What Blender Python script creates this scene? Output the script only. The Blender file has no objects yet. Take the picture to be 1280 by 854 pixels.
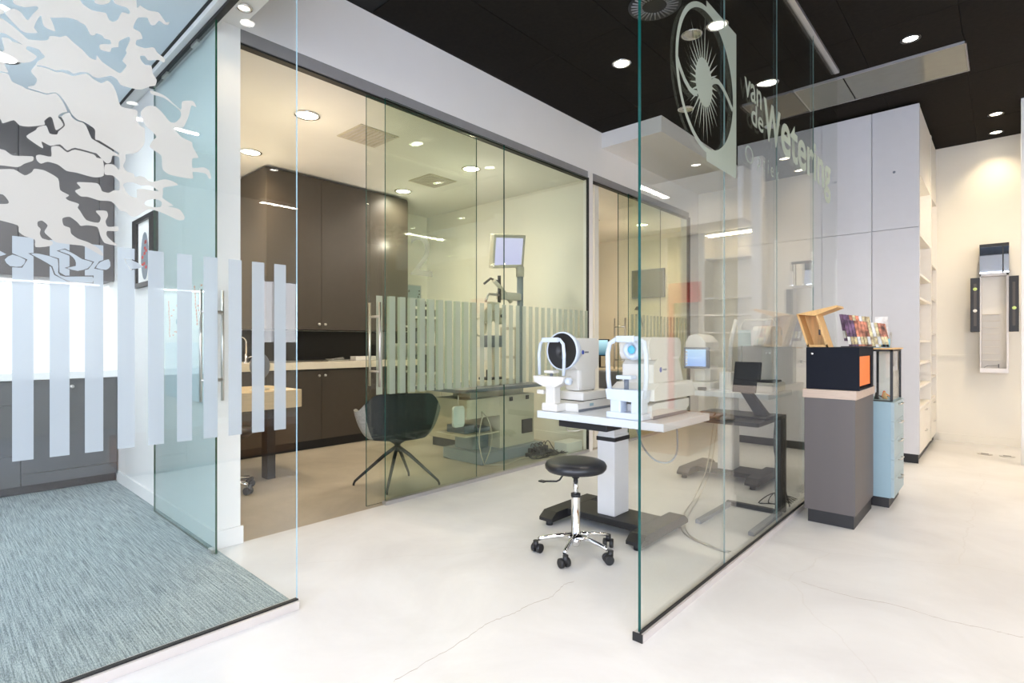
import bpy, bmesh, math, random
from mathutils import Vector, Matrix
from mathutils.geometry import tessellate_polygon
random.seed(7)
SC = bpy.context.scene
COL = SC.collection
PI = math.pi

# ------------------------------------------------------------------ camera
cam_d = bpy.data.cameras.new('camera')
cam = bpy.data.objects.new('camera', cam_d); COL.objects.link(cam)
cam_d.sensor_width = 36.0
cam_d.lens = 36.0 * 679.0 / 1280.0
cam_d.shift_y = 1.0 / 1280.0
cam_d.clip_start = 0.02
cam.location = (0, 0, 1.15)
cam.rotation_euler = (PI / 2, 0, math.atan2(616, 679))
SC.camera = cam

# ------------------------------------------------------------------ daylight, exposure
world = bpy.data.worlds.new('world'); SC.world = world; world.use_nodes = True
nt = world.node_tree; nt.nodes.clear()
wo = nt.nodes.new('ShaderNodeOutputWorld'); bg = nt.nodes.new('ShaderNodeBackground')
tc = nt.nodes.new('ShaderNodeTexCoord'); sx = nt.nodes.new('ShaderNodeSeparateXYZ')
cr = nt.nodes.new('ShaderNodeValToRGB')
cr.color_ramp.elements[0].position = 0.0; cr.color_ramp.elements[0].color = (0.95, 0.955, 1.0, 1)
cr.color_ramp.elements[1].position = 0.6; cr.color_ramp.elements[1].color = (0.42, 0.60, 0.98, 1)
nt.links.new(tc.outputs['Generated'], sx.inputs[0]); nt.links.new(sx.outputs['Z'], cr.inputs[0])
nt.links.new(cr.outputs[0], bg.inputs[0]); bg.inputs[1].default_value = 7.5
nt.links.new(bg.outputs[0], wo.inputs[0])

SC.view_settings.view_transform = 'Standard'
SC.view_settings.look = 'None'
SC.view_settings.exposure = 0.15
SC.view_settings.gamma = 1.0
SC.view_settings.use_curve_mapping = False
SC.cycles.max_bounces = 10
SC.cycles.diffuse_bounces = 5
SC.cycles.glossy_bounces = 5
SC.cycles.transmission_bounces = 6
SC.cycles.transparent_max_bounces = 32
SC.cycles.use_denoising = True
SC.cycles.sample_clamp_indirect = 6.0
SC.cycles.caustics_reflective = False

WARM = (1.0, 0.80, 0.54)
NEUT = (1.0, 0.90, 0.77)
COOL = (0.86, 0.94, 1.0)

# ------------------------------------------------------------------ materials
def mat(name, col, rough=0.5, metal=0.0, var=0.04, scale=12.0, bump=0.0, bscale=200.0, spec=0.5, stretch=None):
    m = bpy.data.materials.new(name); m.use_nodes = True
    n = m.node_tree.nodes; l = m.node_tree.links
    b = n['Principled BSDF']
    b.inputs['Roughness'].default_value = rough; b.inputs['Metallic'].default_value = metal
    b.inputs['Specular IOR Level'].default_value = spec
    tcn = n.new('ShaderNodeTexCoord'); mp = n.new('ShaderNodeMapping')
    if stretch: mp.inputs['Scale'].default_value = stretch
    l.new(tcn.outputs['Object'], mp.inputs[0])
    nz = n.new('ShaderNodeTexNoise'); nz.inputs['Scale'].default_value = scale; nz.inputs['Detail'].default_value = 5
    l.new(mp.outputs[0], nz.inputs['Vector'])
    r = n.new('ShaderNodeValToRGB')
    r.color_ramp.elements[0].position = 0.3; r.color_ramp.elements[1].position = 0.7
    r.color_ramp.elements[0].color = tuple(max(0, c * (1 - var)) for c in col) + (1,)
    r.color_ramp.elements[1].color = tuple(min(1, c * (1 + var)) for c in col) + (1,)
    l.new(nz.outputs['Fac'], r.inputs[0]); l.new(r.outputs[0], b.inputs['Base Color'])
    if bump:
        n2 = n.new('ShaderNodeTexNoise'); n2.inputs['Scale'].default_value = bscale
        l.new(mp.outputs[0], n2.inputs['Vector'])
        bp = n.new('ShaderNodeBump'); bp.inputs['Strength'].default_value = bump; bp.inputs['Distance'].default_value = 0.002
        l.new(n2.outputs['Fac'], bp.inputs['Height']); l.new(bp.outputs[0], b.inputs['Normal'])
    return m

def emit(name, col, s):
    m = bpy.data.materials.new(name); m.use_nodes = True
    b = m.node_tree.nodes['Principled BSDF']
    b.inputs['Base Color'].default_value = col + (1,)
    b.inputs['Emission Color'].default_value = col + (1,); b.inputs['Emission Strength'].default_value = s
    return m

def glass(name, tint, ior=1.5):
    """thin architectural glass: clear tinted transmission plus mirror reflection by Fresnel, on both faces of a real slab"""
    m = bpy.data.materials.new(name); m.use_nodes = True
    n = m.node_tree.nodes; l = m.node_tree.links; n.clear()
    o = n.new('ShaderNodeOutputMaterial'); mx = n.new('ShaderNodeMixShader')
    t = n.new('ShaderNodeBsdfTransparent'); t.inputs[0].default_value = tint + (1,)
    g = n.new('ShaderNodeBsdfGlossy'); g.inputs['Roughness'].default_value = 0.0
    f = n.new('ShaderNodeFresnel'); geo = n.new('ShaderNodeNewGeometry')
    ma = n.new('ShaderNodeMapRange')
    ma.inputs['To Min'].default_value = ior; ma.inputs['To Max'].default_value = 1.0 / ior
    l.new(geo.outputs['Backfacing'], ma.inputs['Value']); l.new(ma.outputs[0], f.inputs['IOR'])
    l.new(f.outputs[0], mx.inputs[0]); l.new(t.outputs[0], mx.inputs[1]); l.new(g.outputs[0], mx.inputs[2])
    l.new(mx.outputs[0], o.inputs[0])
    return m

def frost_mat(name, col, clear=0.12):
    m = bpy.data.materials.new(name); m.use_nodes = True
    n = m.node_tree.nodes; l = m.node_tree.links; n.clear()
    o = n.new('ShaderNodeOutputMaterial')
    d = n.new('ShaderNodeBsdfDiffuse'); d.inputs[0].default_value = col + (1,)
    tr = n.new('ShaderNodeBsdfTranslucent'); tr.inputs[0].default_value = col + (1,)
    tp = n.new('ShaderNodeBsdfTransparent')
    a = n.new('ShaderNodeMixShader'); a.inputs[0].default_value = 0.5
    b = n.new('ShaderNodeMixShader')
    nz = n.new('ShaderNodeTexNoise'); nz.inputs['Scale'].default_value = 400
    mr = n.new('ShaderNodeMapRange'); mr.inputs['To Min'].default_value = clear * .8; mr.inputs['To Max'].default_value = clear * 1.2
    l.new(nz.outputs['Fac'], mr.inputs['Value']); l.new(mr.outputs[0], b.inputs[0])
    l.new(d.outputs[0], a.inputs[1]); l.new(tr.outputs[0], a.inputs[2])
    l.new(a.outputs[0], b.inputs[1]); l.new(tp.outputs[0], b.inputs[2]); l.new(b.outputs[0], o.inputs[0])
    return m

def resin(name, c1, c2, rough=0.28, crack=(0.62, 0.6, 0.56)):
    m = bpy.data.materials.new(name); m.use_nodes = True
    n = m.node_tree.nodes; l = m.node_tree.links; b = n['Principled BSDF']
    tcn = n.new('ShaderNodeTexCoord')
    nz = n.new('ShaderNodeTexNoise'); nz.inputs['Scale'].default_value = 1.6; nz.inputs['Detail'].default_value = 8; nz.inputs['Roughness'].default_value = 0.62
    nz.inputs['Distortion'].default_value = 0.6
    l.new(tcn.outputs['Object'], nz.inputs['Vector'])
    r = n.new('ShaderNodeValToRGB'); r.color_ramp.elements[0].position = 0.35; r.color_ramp.elements[1].position = 0.65
    r.color_ramp.elements[0].color = c1 + (1,); r.color_ramp.elements[1].color = c2 + (1,)
    l.new(nz.outputs['Fac'], r.inputs[0])
    # fine hairline cracks
    n3 = n.new('ShaderNodeTexNoise'); n3.inputs['Scale'].default_value = 3.0; n3.inputs['Detail'].default_value = 6
    l.new(tcn.outputs['Object'], n3.inputs['Vector'])
    mxv = n.new('ShaderNodeMix'); mxv.data_type = 'VECTOR'; mxv.inputs[0].default_value = 0.16
    l.new(tcn.outputs['Object'], mxv.inputs[4]); l.new(n3.outputs['Color'], mxv.inputs[5])
    vo = n.new('ShaderNodeTexVoronoi'); vo.feature = 'DISTANCE_TO_EDGE'; vo.inputs['Scale'].default_value = 0.55
    l.new(mxv.outputs[1], vo.inputs['Vector'])
    mr = n.new('ShaderNodeMapRange'); mr.inputs['From Max'].default_value = 0.0022; mr.inputs['To Min'].default_value = 0.22; mr.inputs['To Max'].default_value = 0.0
    l.new(vo.outputs['Distance'], mr.inputs['Value'])
    mx = n.new('ShaderNodeMix'); mx.data_type = 'RGBA'
    l.new(mr.outputs[0], mx.inputs[0]); l.new(r.outputs[0], mx.inputs[6]); mx.inputs[7].default_value = crack + (1,)
    l.new(mx.outputs[2], b.inputs['Base Color'])
    r2 = n.new('ShaderNodeMapRange'); r2.inputs['To Min'].default_value = rough - .06; r2.inputs['To Max'].default_value = rough + .1
    l.new(nz.outputs['Fac'], r2.inputs['Value']); l.new(r2.outputs[0], b.inputs['Roughness'])
    return m

def carpet_mat():
    m = bpy.data.materials.new('carpet'); m.use_nodes = True
    n = m.node_tree.nodes; l = m.node_tree.links; b = n['Principled BSDF']
    tcn = n.new('ShaderNodeTexCoord'); mp = n.new('ShaderNodeMapping'); mp.inputs['Scale'].default_value = (5.0, 170.0, 1)
    l.new(tcn.outputs['Object'], mp.inputs[0])
    nz = n.new('ShaderNodeTexNoise'); nz.inputs['Scale'].default_value = 1.0; nz.inputs['Detail'].default_value = 2
    l.new(mp.outputs[0], nz.inputs['Vector'])
    mp2 = n.new('ShaderNodeMapping'); mp2.inputs['Scale'].default_value = (60, 330, 1)
    l.new(tcn.outputs['Object'], mp2.inputs[0])
    n2 = n.new('ShaderNodeTexNoise'); n2.inputs['Scale'].default_value = 1.0; n2.inputs['Detail'].default_value = 2
    l.new(mp2.outputs[0], n2.inputs['Vector'])
    ad = n.new('ShaderNodeMath'); ad.operation = 'ADD'; l.new(nz.outputs['Fac'], ad.inputs[0]); l.new(n2.outputs['Fac'], ad.inputs[1])
    r = n.new('ShaderNodeValToRGB')
    r.color_ramp.elements[0].position = 0.38; r.color_ramp.elements[0].color = (0.13, 0.17, 0.18, 1)
    r.color_ramp.elements[1].position = 0.62; r.color_ramp.elements[1].color = (0.46, 0.53, 0.53, 1)
    hv = n.new('ShaderNodeMath'); hv.operation = 'MULTIPLY'; hv.inputs[1].default_value = 0.5
    l.new(ad.outputs[0], hv.inputs[0]); l.new(hv.outputs[0], r.inputs[0]); l.new(r.outputs[0], b.inputs['Base Color'])
    bp = n.new('ShaderNodeBump'); bp.inputs['Strength'].default_value = 0.5; bp.inputs['Distance'].default_value = 0.003
    l.new(n2.outputs['Fac'], bp.inputs['Height']); l.new(bp.outputs[0], b.inputs['Normal'])
    b.inputs['Roughness'].default_value = 0.95; b.inputs['Specular IOR Level'].default_value = 0.1
    return m

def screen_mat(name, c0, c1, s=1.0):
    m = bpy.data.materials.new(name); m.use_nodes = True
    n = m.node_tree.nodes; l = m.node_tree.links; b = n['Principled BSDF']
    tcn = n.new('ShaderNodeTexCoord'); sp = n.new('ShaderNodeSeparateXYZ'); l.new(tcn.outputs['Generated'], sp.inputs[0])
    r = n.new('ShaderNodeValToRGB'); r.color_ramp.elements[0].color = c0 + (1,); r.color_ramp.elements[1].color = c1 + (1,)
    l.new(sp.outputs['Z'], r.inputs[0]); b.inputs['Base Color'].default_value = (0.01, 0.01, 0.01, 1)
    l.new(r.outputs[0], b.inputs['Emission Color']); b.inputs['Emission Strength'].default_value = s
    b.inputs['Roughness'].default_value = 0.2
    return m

M = {}
M['wall'] = mat('wall_paint', (0.80, 0.79, 0.77), 0.7, var=0.012, scale=3, bump=0.08, bscale=90)
M['header'] = mat('header_paint', (0.85, 0.82, 0.79), 0.7, var=0.012, scale=3, bump=0.05)
M['cream'] = mat('cream_paint', (0.80, 0.765, 0.68), 0.7, var=0.015, scale=3, bump=0.06, bscale=90)
M['ceil_white'] = mat('white_ceiling', (0.82, 0.81, 0.78), 0.8, var=0.015, scale=4)
M['ceil_blue'] = mat('pale_ceiling', (0.68, 0.74, 0.78), 0.8, var=0.01, scale=4)
M['ceil_black'] = mat('black_acoustic_tile', (0.011, 0.009, 0.007), 0.9, var=0.25, scale=30, bump=0.4, bscale=300, spec=0.15)
M['joint'] = mat('black_joint', (0.004, 0.004, 0.004), 0.9)
M['floor'] = resin('pale_resin_floor', (0.655, 0.645, 0.64), (0.745, 0.74, 0.74), 0.30, (0.52, 0.47, 0.42))
M['floor_room'] = resin('greige_resin_floor', (0.33, 0.29, 0.23), (0.46, 0.41, 0.33), 0.38, (0.3, 0.27, 0.22))
M['carpet'] = carpet_mat()
M['alu'] = mat('brushed_aluminium', (0.55, 0.54, 0.54), 0.35, 0.8, var=0.05, stretch=(1, 1, 60))
M['alu_pale'] = mat('pale_anodised_rail', (0.62, 0.58, 0.55), 0.4, 0.25, var=0.03)
M['track'] = mat('grey_track', (0.27, 0.26, 0.26), 0.5, 0.0, var=0.04)
M['chrome'] = mat('chrome', (0.85, 0.85, 0.86), 0.08, 1.0, var=0.01)
M['steel'] = mat('satin_steel', (0.62, 0.60, 0.57), 0.28, 1.0, var=0.02)
M['black'] = mat('black_plastic', (0.010, 0.010, 0.012), 0.45, var=0.1)
M['blackm'] = mat('black_metal', (0.02, 0.02, 0.022), 0.4, 0.2, var=0.1)
M['leather'] = mat('black_leather', (0.012, 0.013, 0.017), 0.3, var=0.15, bump=0.15, bscale=500)
M['white'] = mat('white_lacquer', (0.78, 0.79, 0.82), 0.4, var=0.012)
M['tallcab'] = mat('pale_grey_laminate', (0.60, 0.595, 0.62), 0.45, var=0.012)
M['shelfw'] = mat('warm_white_laminate', (0.80, 0.765, 0.70), 0.5, var=0.015)
M['device'] = mat('device_white_plastic', (0.66, 0.65, 0.625), 0.35, var=0.012)
M['device2'] = mat('device_light_blue_white', (0.58, 0.65, 0.76), 0.35, var=0.012)
M['devgrey'] = mat('device_grey', (0.16, 0.18, 0.22), 0.4)
M['brown'] = mat('taupe_laminate', (0.060, 0.048, 0.038), 0.42, var=0.03)
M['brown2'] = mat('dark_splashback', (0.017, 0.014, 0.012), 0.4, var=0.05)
M['slate'] = mat('slate_grey_laminate', (0.085, 0.088, 0.09), 0.45, var=0.03)
M['kick'] = mat('black_plinth', (0.010, 0.010, 0.012), 0.45)
M['greycab'] = mat('grey_taupe_laminate', (0.105, 0.092, 0.090), 0.5, var=0.03, stretch=(1, 1, 0.1))
M['bluecab'] = mat('pale_blue_laminate', (0.29, 0.42, 0.48), 0.5, var=0.015)
M['bluecab2'] = mat('pale_blue_drawer_front', (0.35, 0.45, 0.48), 0.45, var=0.015)
M['oak'] = mat('light_oak', (0.52, 0.41, 0.33), 0.5, var=0.10, scale=9, stretch=(2, 2, 40))
M['ply'] = mat('bamboo_ply', (0.72, 0.44, 0.17), 0.45, var=0.12, scale=14, stretch=(6, 6, 0.6))
M['oakdesk'] = mat('pale_oak_desk', (0.60, 0.48, 0.31), 0.5, var=0.08, scale=8, stretch=(6, 1, 30))
M['wtop'] = mat('cream_worktop', (0.72, 0.66, 0.55), 0.4, var=0.02)
M['wtopw'] = mat('white_worktop', (0.82, 0.82, 0.81), 0.35, var=0.01)
M['teak'] = mat('orange_brown_wood', (0.42, 0.20, 0.08), 0.45, var=0.2, scale=7, stretch=(1, 12, 12))
M['orange'] = mat('orange_lacquer', (0.95, 0.22, 0.03), 0.5, var=0.03)
M['red'] = mat('red_lacquer', (0.62, 0.07, 0.05), 0.5, var=0.03)
M['chairf'] = mat('charcoal_felt', (0.030, 0.034, 0.040), 0.9, var=0.2, scale=60, bump=0.3, bscale=700, spec=0.2)
M['chairg'] = mat('grey_felt', (0.30, 0.30, 0.285), 0.9, var=0.15, scale=60, bump=0.3, bscale=700, spec=0.2)
M['beige'] = mat('beige_equipment', (0.56, 0.52, 0.42), 0.45, var=0.02)
M['polegrey'] = mat('blue_grey_column', (0.23, 0.27, 0.30), 0.4)
M['tabletop'] = mat('pale_table_top', (0.60, 0.64, 0.70), 0.35, var=0.02)
M['columnw'] = mat('table_column_white', (0.66, 0.66, 0.67), 0.4, var=0.01)
M['gedge'] = mat('glass_edge_green', (0.004, 0.065, 0.055), 0.15, var=0.2)
M['gedge_b'] = mat('glass_edge_bright', (0.42, 0.62, 0.72), 0.15, var=0.1)
M['gjoint'] = mat('glass_joint', (0.16, 0.26, 0.28), 0.3, var=0.1)
M['gedge_g'] = mat('glass_edge_dark_green', (0.01, 0.06, 0.03), 0.15, var=0.2)
M['seal'] = mat('black_seal', (0.01, 0.01, 0.01), 0.6)
M['glass_clear'] = glass('clear_glass', (0.985, 0.995, 0.99), 1.5)
M['glass_right'] = glass('partition_glass', (0.98, 0.99, 0.962), 1.70)
M['glass_room'] = glass('green_tinted_glass', (0.945, 0.985, 0.935), 1.5)
M['glass_door'] = glass('aqua_tinted_glass', (0.94, 0.99, 0.985), 1.5)
M['glass_leaf'] = glass('door_leaf_glass', (0.97, 0.985, 0.95), 1.5)
M['frost'] = frost_mat('frosted_film', (0.60, 0.575, 0.535), 0.10)
M['frost_blue'] = frost_mat('frosted_stripe_film', (0.50, 0.555, 0.60), 0.12)
M['frost_green'] = frost_mat('frosted_green_film', (0.50, 0.565, 0.49), 0.2)
M['mirror'] = mat('mirror_silver', (0.9, 0.92, 0.95), 0.02, 1.0, var=0.0)
M['badge'] = mat('blue_badge', (0.05, 0.09, 0.45), 0.4)
M['crack'] = mat('crack_line', (0.42, 0.37, 0.33), 0.8)
M['paper'] = mat('paper', (0.85, 0.84, 0.80), 0.7, var=0.02)
M['lamp'] = emit('lamp_lens', (1.0, 0.95, 0.86), 18.0)
M['lamp_warm'] = emit('warm_lamp_lens', (1.0, 0.90, 0.70), 14.0)
M['led'] = emit('led_strip', (0.92, 0.97, 1.0), 5.0)
M['scr_blue'] = screen_mat('blue_screen', (0.25, 0.45, 0.95), (0.45, 0.70, 1.0), 1.1)
M['nozzle'] = emit('nozzle_glow', (0.10, 0.45, 0.6), 0.12)
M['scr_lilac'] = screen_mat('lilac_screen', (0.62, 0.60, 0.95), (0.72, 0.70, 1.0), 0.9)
M['scr_desk'] = screen_mat('desktop_screen', (0.02, 0.10, 0.16), (0.55, 0.9, 1.0), 1.0)
M['tvglass'] = mat('grey_screen_glass', (0.16, 0.165, 0.14), 0.15)

# ------------------------------------------------------------------ helpers
def tri_box(b, x0, x1, y0, y1, z0, z1, bev=0.0, mi=0, rot=None, piv=None):
    r = bmesh.ops.create_cube(b, size=1.0)
    vs = r['verts']
    for v in vs:
        v.co = Vector(((x0 + x1) / 2 + v.co.x * (x1 - x0), (y0 + y1) / 2 + v.co.y * (y1 - y0), (z0 + z1) / 2 + v.co.z * (z1 - z0)))
    fs = list({f for v in vs for f in v.link_faces})
    for f in fs: f.material_index = mi
    if bev > 0:
        es = list({e for v in vs for e in v.link_edges})
        rr = bmesh.ops.bevel(b, geom=es, offset=bev, segments=2, affect='EDGES', profile=0.6)
        vs = list({v for f in rr['faces'] for v in f.verts} | {v for v in vs if v.is_valid})
        for f in rr['faces']: f.material_index = mi
    if rot is not None:
        c = Vector(piv) if piv else Vector(((x0 + x1) / 2, (y0 + y1) / 2, (z0 + z1) / 2))
        for v in vs:
            if v.is_valid: v.co = c + rot @ (v.co - c)
    return vs

def tube(b, pts, r, seg=10, cap=True, mi=0, radii=None):
    pts = [Vector(p) for p in pts]; rings = []
    n = len(pts)
    up = Vector((0, 0, 1))
    prev = None
    for i, p in enumerate(pts):
        d = (pts[min(i + 1, n - 1)] - pts[max(i - 1, 0)]).normalized()
        if prev is None:
            a = up if abs(d.z) < 0.9 else Vector((1, 0, 0))
            u = d.cross(a).normalized()
        else:
            u = (prev - d * prev.dot(d))
            u = u.normalized() if u.length > 1e-6 else d.cross(up).normalized()
        prev = u; w = d.cross(u)
        rr = radii[i] if radii else r
        rings.append([b.verts.new(p + (u * math.cos(2 * PI * k / seg) + w * math.sin(2 * PI * k / seg)) * rr) for k in range(seg)])
    for i in range(n - 1):
        for k in range(seg):
            f = b.faces.new((rings[i][k], rings[i][(k + 1) % seg], rings[i + 1][(k + 1) % seg], rings[i + 1][k])); f.smooth = True; f.material_index = mi
    if cap:
        f = b.faces.new(rings[0][::-1]); f.material_index = mi
        f = b.faces.new(rings[-1]); f.material_index = mi

def lathe(b, prof, c=(0, 0, 0), seg=32, axis='Z', mi=0, smooth=True):
    """prof: list of (r, h). axis Z, or X / Y / -Y"""
    c = Vector(c); rings = []
    for r, h in prof:
        if r < 1e-6: rings.append(None); continue
        ring = []
        for k in range(seg):
            a = 2 * PI * k / seg; x, y = r * math.cos(a), r * math.sin(a)
            if axis == 'Z': q = Vector((x, y, h))
            elif axis == 'Y': q = Vector((x, h, y))
            else: q = Vector((h, x, y))
            ring.append(b.verts.new(c + q))
        rings.append(ring)
    def ctr(h):
        q = {'Z': Vector((0, 0, h)), 'Y': Vector((0, h, 0)), 'X': Vector((h, 0, 0))}[axis]
        return b.verts.new(c + q)
    for i in range(len(prof) - 1):
        A, B = rings[i], rings[i + 1]
        if A is None and B is None: continue
        if A is None:
            v = ctr(prof[i][1])
            for k in range(seg): f = b.faces.new((v, B[k], B[(k + 1) % seg])); f.smooth = smooth; f.material_index = mi
        elif B is None:
            v = ctr(prof[i + 1][1])
            for k in range(seg): f = b.faces.new((A[k], v, A[(k + 1) % seg])); f.smooth = smooth; f.material_index = mi
        else:
            for k in range(seg):
                f = b.faces.new((A[k], A[(k + 1) % seg], B[(k + 1) % seg], B[k])); f.smooth = smooth; f.material_index = mi

def prism(b, poly, lo, hi, plane='YZ', mi=0, smooth=False):
    """poly in plane coords, extruded along the remaining axis from lo to hi"""
    def P(q, h):
        if plane == 'YZ': return (h, q[0], q[1])
        if plane == 'XZ': return (q[0], h, q[1])
        return (q[0], q[1], h)
    A = [b.verts.new(P(q, lo)) for q in poly]; B = [b.verts.new(P(q, hi)) for q in poly]
    f1 = b.faces.new(A); f2 = b.faces.new(B[::-1])
    n = len(poly)
    for i in range(n):
        f = b.faces.new((A[i], B[i], B[(i + 1) % n], A[(i + 1) % n])); f.material_index = mi; f.smooth = smooth
    f1.material_index = mi; f2.material_index = mi

def rrect(x0, x1, y0, y1, r, seg=5):
    out = []
    for cx, cy, a0 in ((x1 - r, y1 - r, 0), (x0 + r, y1 - r, 90), (x0 + r, y0 + r, 180), (x1 - r, y0 + r, 270)):
        for k in range(seg + 1):
            a = math.radians(a0 + 90 * k / seg); out.append((cx + r * math.cos(a), cy + r * math.sin(a)))
    return out

def obj(name, b, mats, parent=None, fix=True):
    if fix: bmesh.ops.recalc_face_normals(b, faces=b.faces)
    me = bpy.data.meshes.new(name); b.to_mesh(me); b.free()
    for m in (mats if isinstance(mats, (list, tuple)) else [mats]): me.materials.append(M[m] if isinstance(m, str) else m)
    o = bpy.data.objects.new(name, me); COL.objects.link(o)
    if parent is not None:
        o.parent = parent
        o.matrix_parent_inverse = Matrix.Translation(parent_loc(parent)).inverted()
    return o

def parent_loc(p):
    # meshes keep their vertices in world coordinates, so only an Empty's own place counts
    return p.location.copy() if p.type == 'EMPTY' else Vector((0, 0, 0))

def thing(name, label, cat, loc=(0, 0, 0), group=None):
    o = bpy.data.objects.new(name, None); COL.objects.link(o)
    o.location = loc; o['label'] = label; o['category'] = cat; o.empty_display_size = 0.1
    if group: o['group'] = group
    return o

def tag(o, label, cat, group=None):
    o['label'] = label; o['category'] = cat
    if group: o['group'] = group
    return o

def struct(o, label=None):
    o['kind'] = 'structure'
    if label: o['label'] = label
    return o

def BM(): return bmesh.new()

def sbox(name, mats, dims, parent=None, bev=0.0, **k):
    b = BM(); tri_box(b, *dims, bev=bev, **k); return obj(name, b, mats, parent)

def wbox(name, mt, dims, label=None, bev=0.0):
    return struct(sbox(name, mt, dims, None, bev), label)

def stube(name, mt, pts, r, parent=None, seg=10):
    b = BM(); tube(b, pts, r, seg); return obj(name, b, mt, parent)

def smooth_poly(p, sub=3):
    out = []; n = len(p)
    for i in range(n):
        p0, p1, p2, p3 = p[i - 1], p[i], p[(i + 1) % n], p[(i + 2) % n]
        for k in range(sub):
            t = k / sub; t2 = t * t; t3 = t2 * t
            s = 0.35
            def h(a, b_, c, d):
                m1 = s * (c - a); m2 = s * (d - b_)
                return (2 * t3 - 3 * t2 + 1) * b_ + (t3 - 2 * t2 + t) * m1 + (-2 * t3 + 3 * t2) * c + (t3 - t2) * m2
            out.append((h(p0[0], p1[0], p2[0], p3[0]), h(p0[1], p1[1], p2[1], p3[1])))
    return out

def film(name, x, outers, mt, parent, holes=()):
    """flat adhesive film lying on a glass plane x = const; polygons in (y, z)"""
    b = BM()
    for i, o in enumerate(outers):
        hs = holes[i] if i < len(holes) else []
        loops = [[Vector((q[0], q[1], 0)) for q in o]] + [[Vector((q[0], q[1], 0)) for q in h] for h in hs]
        flat = [q for lp in loops for q in lp]
        vs = [b.verts.new((x, q.x, q.y)) for q in flat]
        for t in tessellate_polygon(loops):
            if len(set(t)) == 3:
                try: b.faces.new([vs[k] for k in t])
                except ValueError: pass
    return obj(name, b, mt, parent)

def pane_x(name, mt, edge, x, y0, y1, z0, z1, t=0.010, parent=None, near_only=False):
    b = BM(); tri_box(b, x - t / 2, x + t / 2, y0, y1, z0, z1)
    bmesh.ops.recalc_face_normals(b, faces=b.faces)
    for f in b.faces: f.material_index = 0 if (abs(f.normal.x) > 0.5 or (near_only and f.normal.y > -0.5)) else 1
    return obj(name, b, [mt, edge], parent)

def pane_y(name, mt, edge, y, x0, x1, z0, z1, t=0.010, parent=None):
    b = BM(); tri_box(b, x0, x1, y - t / 2, y + t / 2, z0, z1)
    bmesh.ops.recalc_face_normals(b, faces=b.faces)
    for f in b.faces: f.material_index = 0 if abs(f.normal.y) > 0.5 else 1
    return obj(name, b, [mt, edge], parent)

def spot(name, loc, power, col, size=math.radians(110), blend=0.9, rad=0.05, parent=None, rot=None):
    l = bpy.data.lights.new(name, 'SPOT'); l.energy = power; l.color = col; l.spot_size = size; l.spot_blend = blend; l.shadow_soft_size = rad
    o = bpy.data.objects.new(name, l); COL.objects.link(o); o.location = loc
    if rot: o.rotation_euler = rot
    if parent is not None:
        o.parent = parent; o.matrix_parent_inverse = Matrix.Translation(parent.location).inverted()
    return o

def smooth_path(ctrl, n=5, zmin=None):
    c = [Vector(p) for p in ctrl]; out = []
    for j in range(len(c) - 1):
        p0, p1, p2, p3 = c[max(j - 1, 0)], c[j], c[j + 1], c[min(j + 2, len(c) - 1)]
        for q in range(n):
            u = q / n
            out.append(0.5 * ((2 * p1) + (-p0 + p2) * u + (2 * p0 - 5 * p1 + 4 * p2 - p3) * u * u + (-p0 + 3 * p1 - 3 * p2 + p3) * u ** 3))
    out.append(c[-1])
    if zmin is not None:
        for v in out: v.z = max(v.z, zmin)
    return out

def copy_tree(o, loc, label=None, group=None):
    c = o.copy(); COL.objects.link(c); c.location = loc
    if label: c['label'] = label
    if group: c['group'] = group
    for ch in o.children:
        d = ch.copy(); COL.objects.link(d); d.parent = c
        for g in ch.children:
            e = g.copy(); COL.objects.link(e); e.parent = d
    return c

# ------------------------------------------------------------------ setting
GX = -1.045        # right glass partition plane
LX = -3.25         # glazed front of the examination rooms
CZ = 3.43          # black ceiling
RZ = 2.95          # ceilings of the small rooms
XE, YB = 4.3, -3.2 # shop side wall, shop front

wbox('floor', 'floor', (-3.25, XE, YB, 8.3, -0.10, 0.0), 'pale resin shop floor')
wbox('floor_rooms', 'floor_room', (-6.3, -3.25, 1.13, 8.5, -0.10, 0.0), 'greige floor of the examination rooms')
wbox('floor_carpet_base', 'kick', (-6.3, -3.25, YB, 1.13, -0.10, 0.0))
cp = wbox('floor_carpet', 'carpet', (-5.99, -2.285, YB, 1.118, 0.0, 0.014), 'blue grey woven carpet of the meeting room')
g = wbox('ground', 'floor', (-14, 14, -14, YB, -0.16, -0.06)); g['label'] = 'paving outside'
wbox('ground_side', 'floor', (XE, 14, YB, 14, -0.16, -0.06))

for ctrl in ([(-1.535, 1.088), (-1.54, 1.262), (-1.548, 1.43), (-1.566, 1.577), (-1.543, 1.701), (-1.539, 1.828), (-1.518, 1.946), (-1.547, 2.068), (-1.533, 2.136)],
             [(-0.729, 2.864), (-0.527, 2.848), (-0.352, 2.885), (-0.187, 2.869), (-0.038, 2.894), (0.053, 2.905)]):
    b = BM(); rn = random.Random(2); prev = None
    pts_ = smooth_path([(q[0], q[1], 0.0004) for q in ctrl], 8)
    for i, p in enumerate(pts_):
        p = p + Vector((rn.uniform(-.004, .004), rn.uniform(-.004, .004), 0))
        w_ = 0.0010 + 0.0006 * rn.random()
        cur = (b.verts.new(p + Vector((w_, -w_, 0))), b.verts.new(p - Vector((w_, -w_, 0))))
        if prev: b.faces.new((prev[0], cur[0], cur[1], prev[1]))
        prev = cur
    o = obj('hairline_crack', b, 'crack', bpy.data.objects['floor'])
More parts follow.
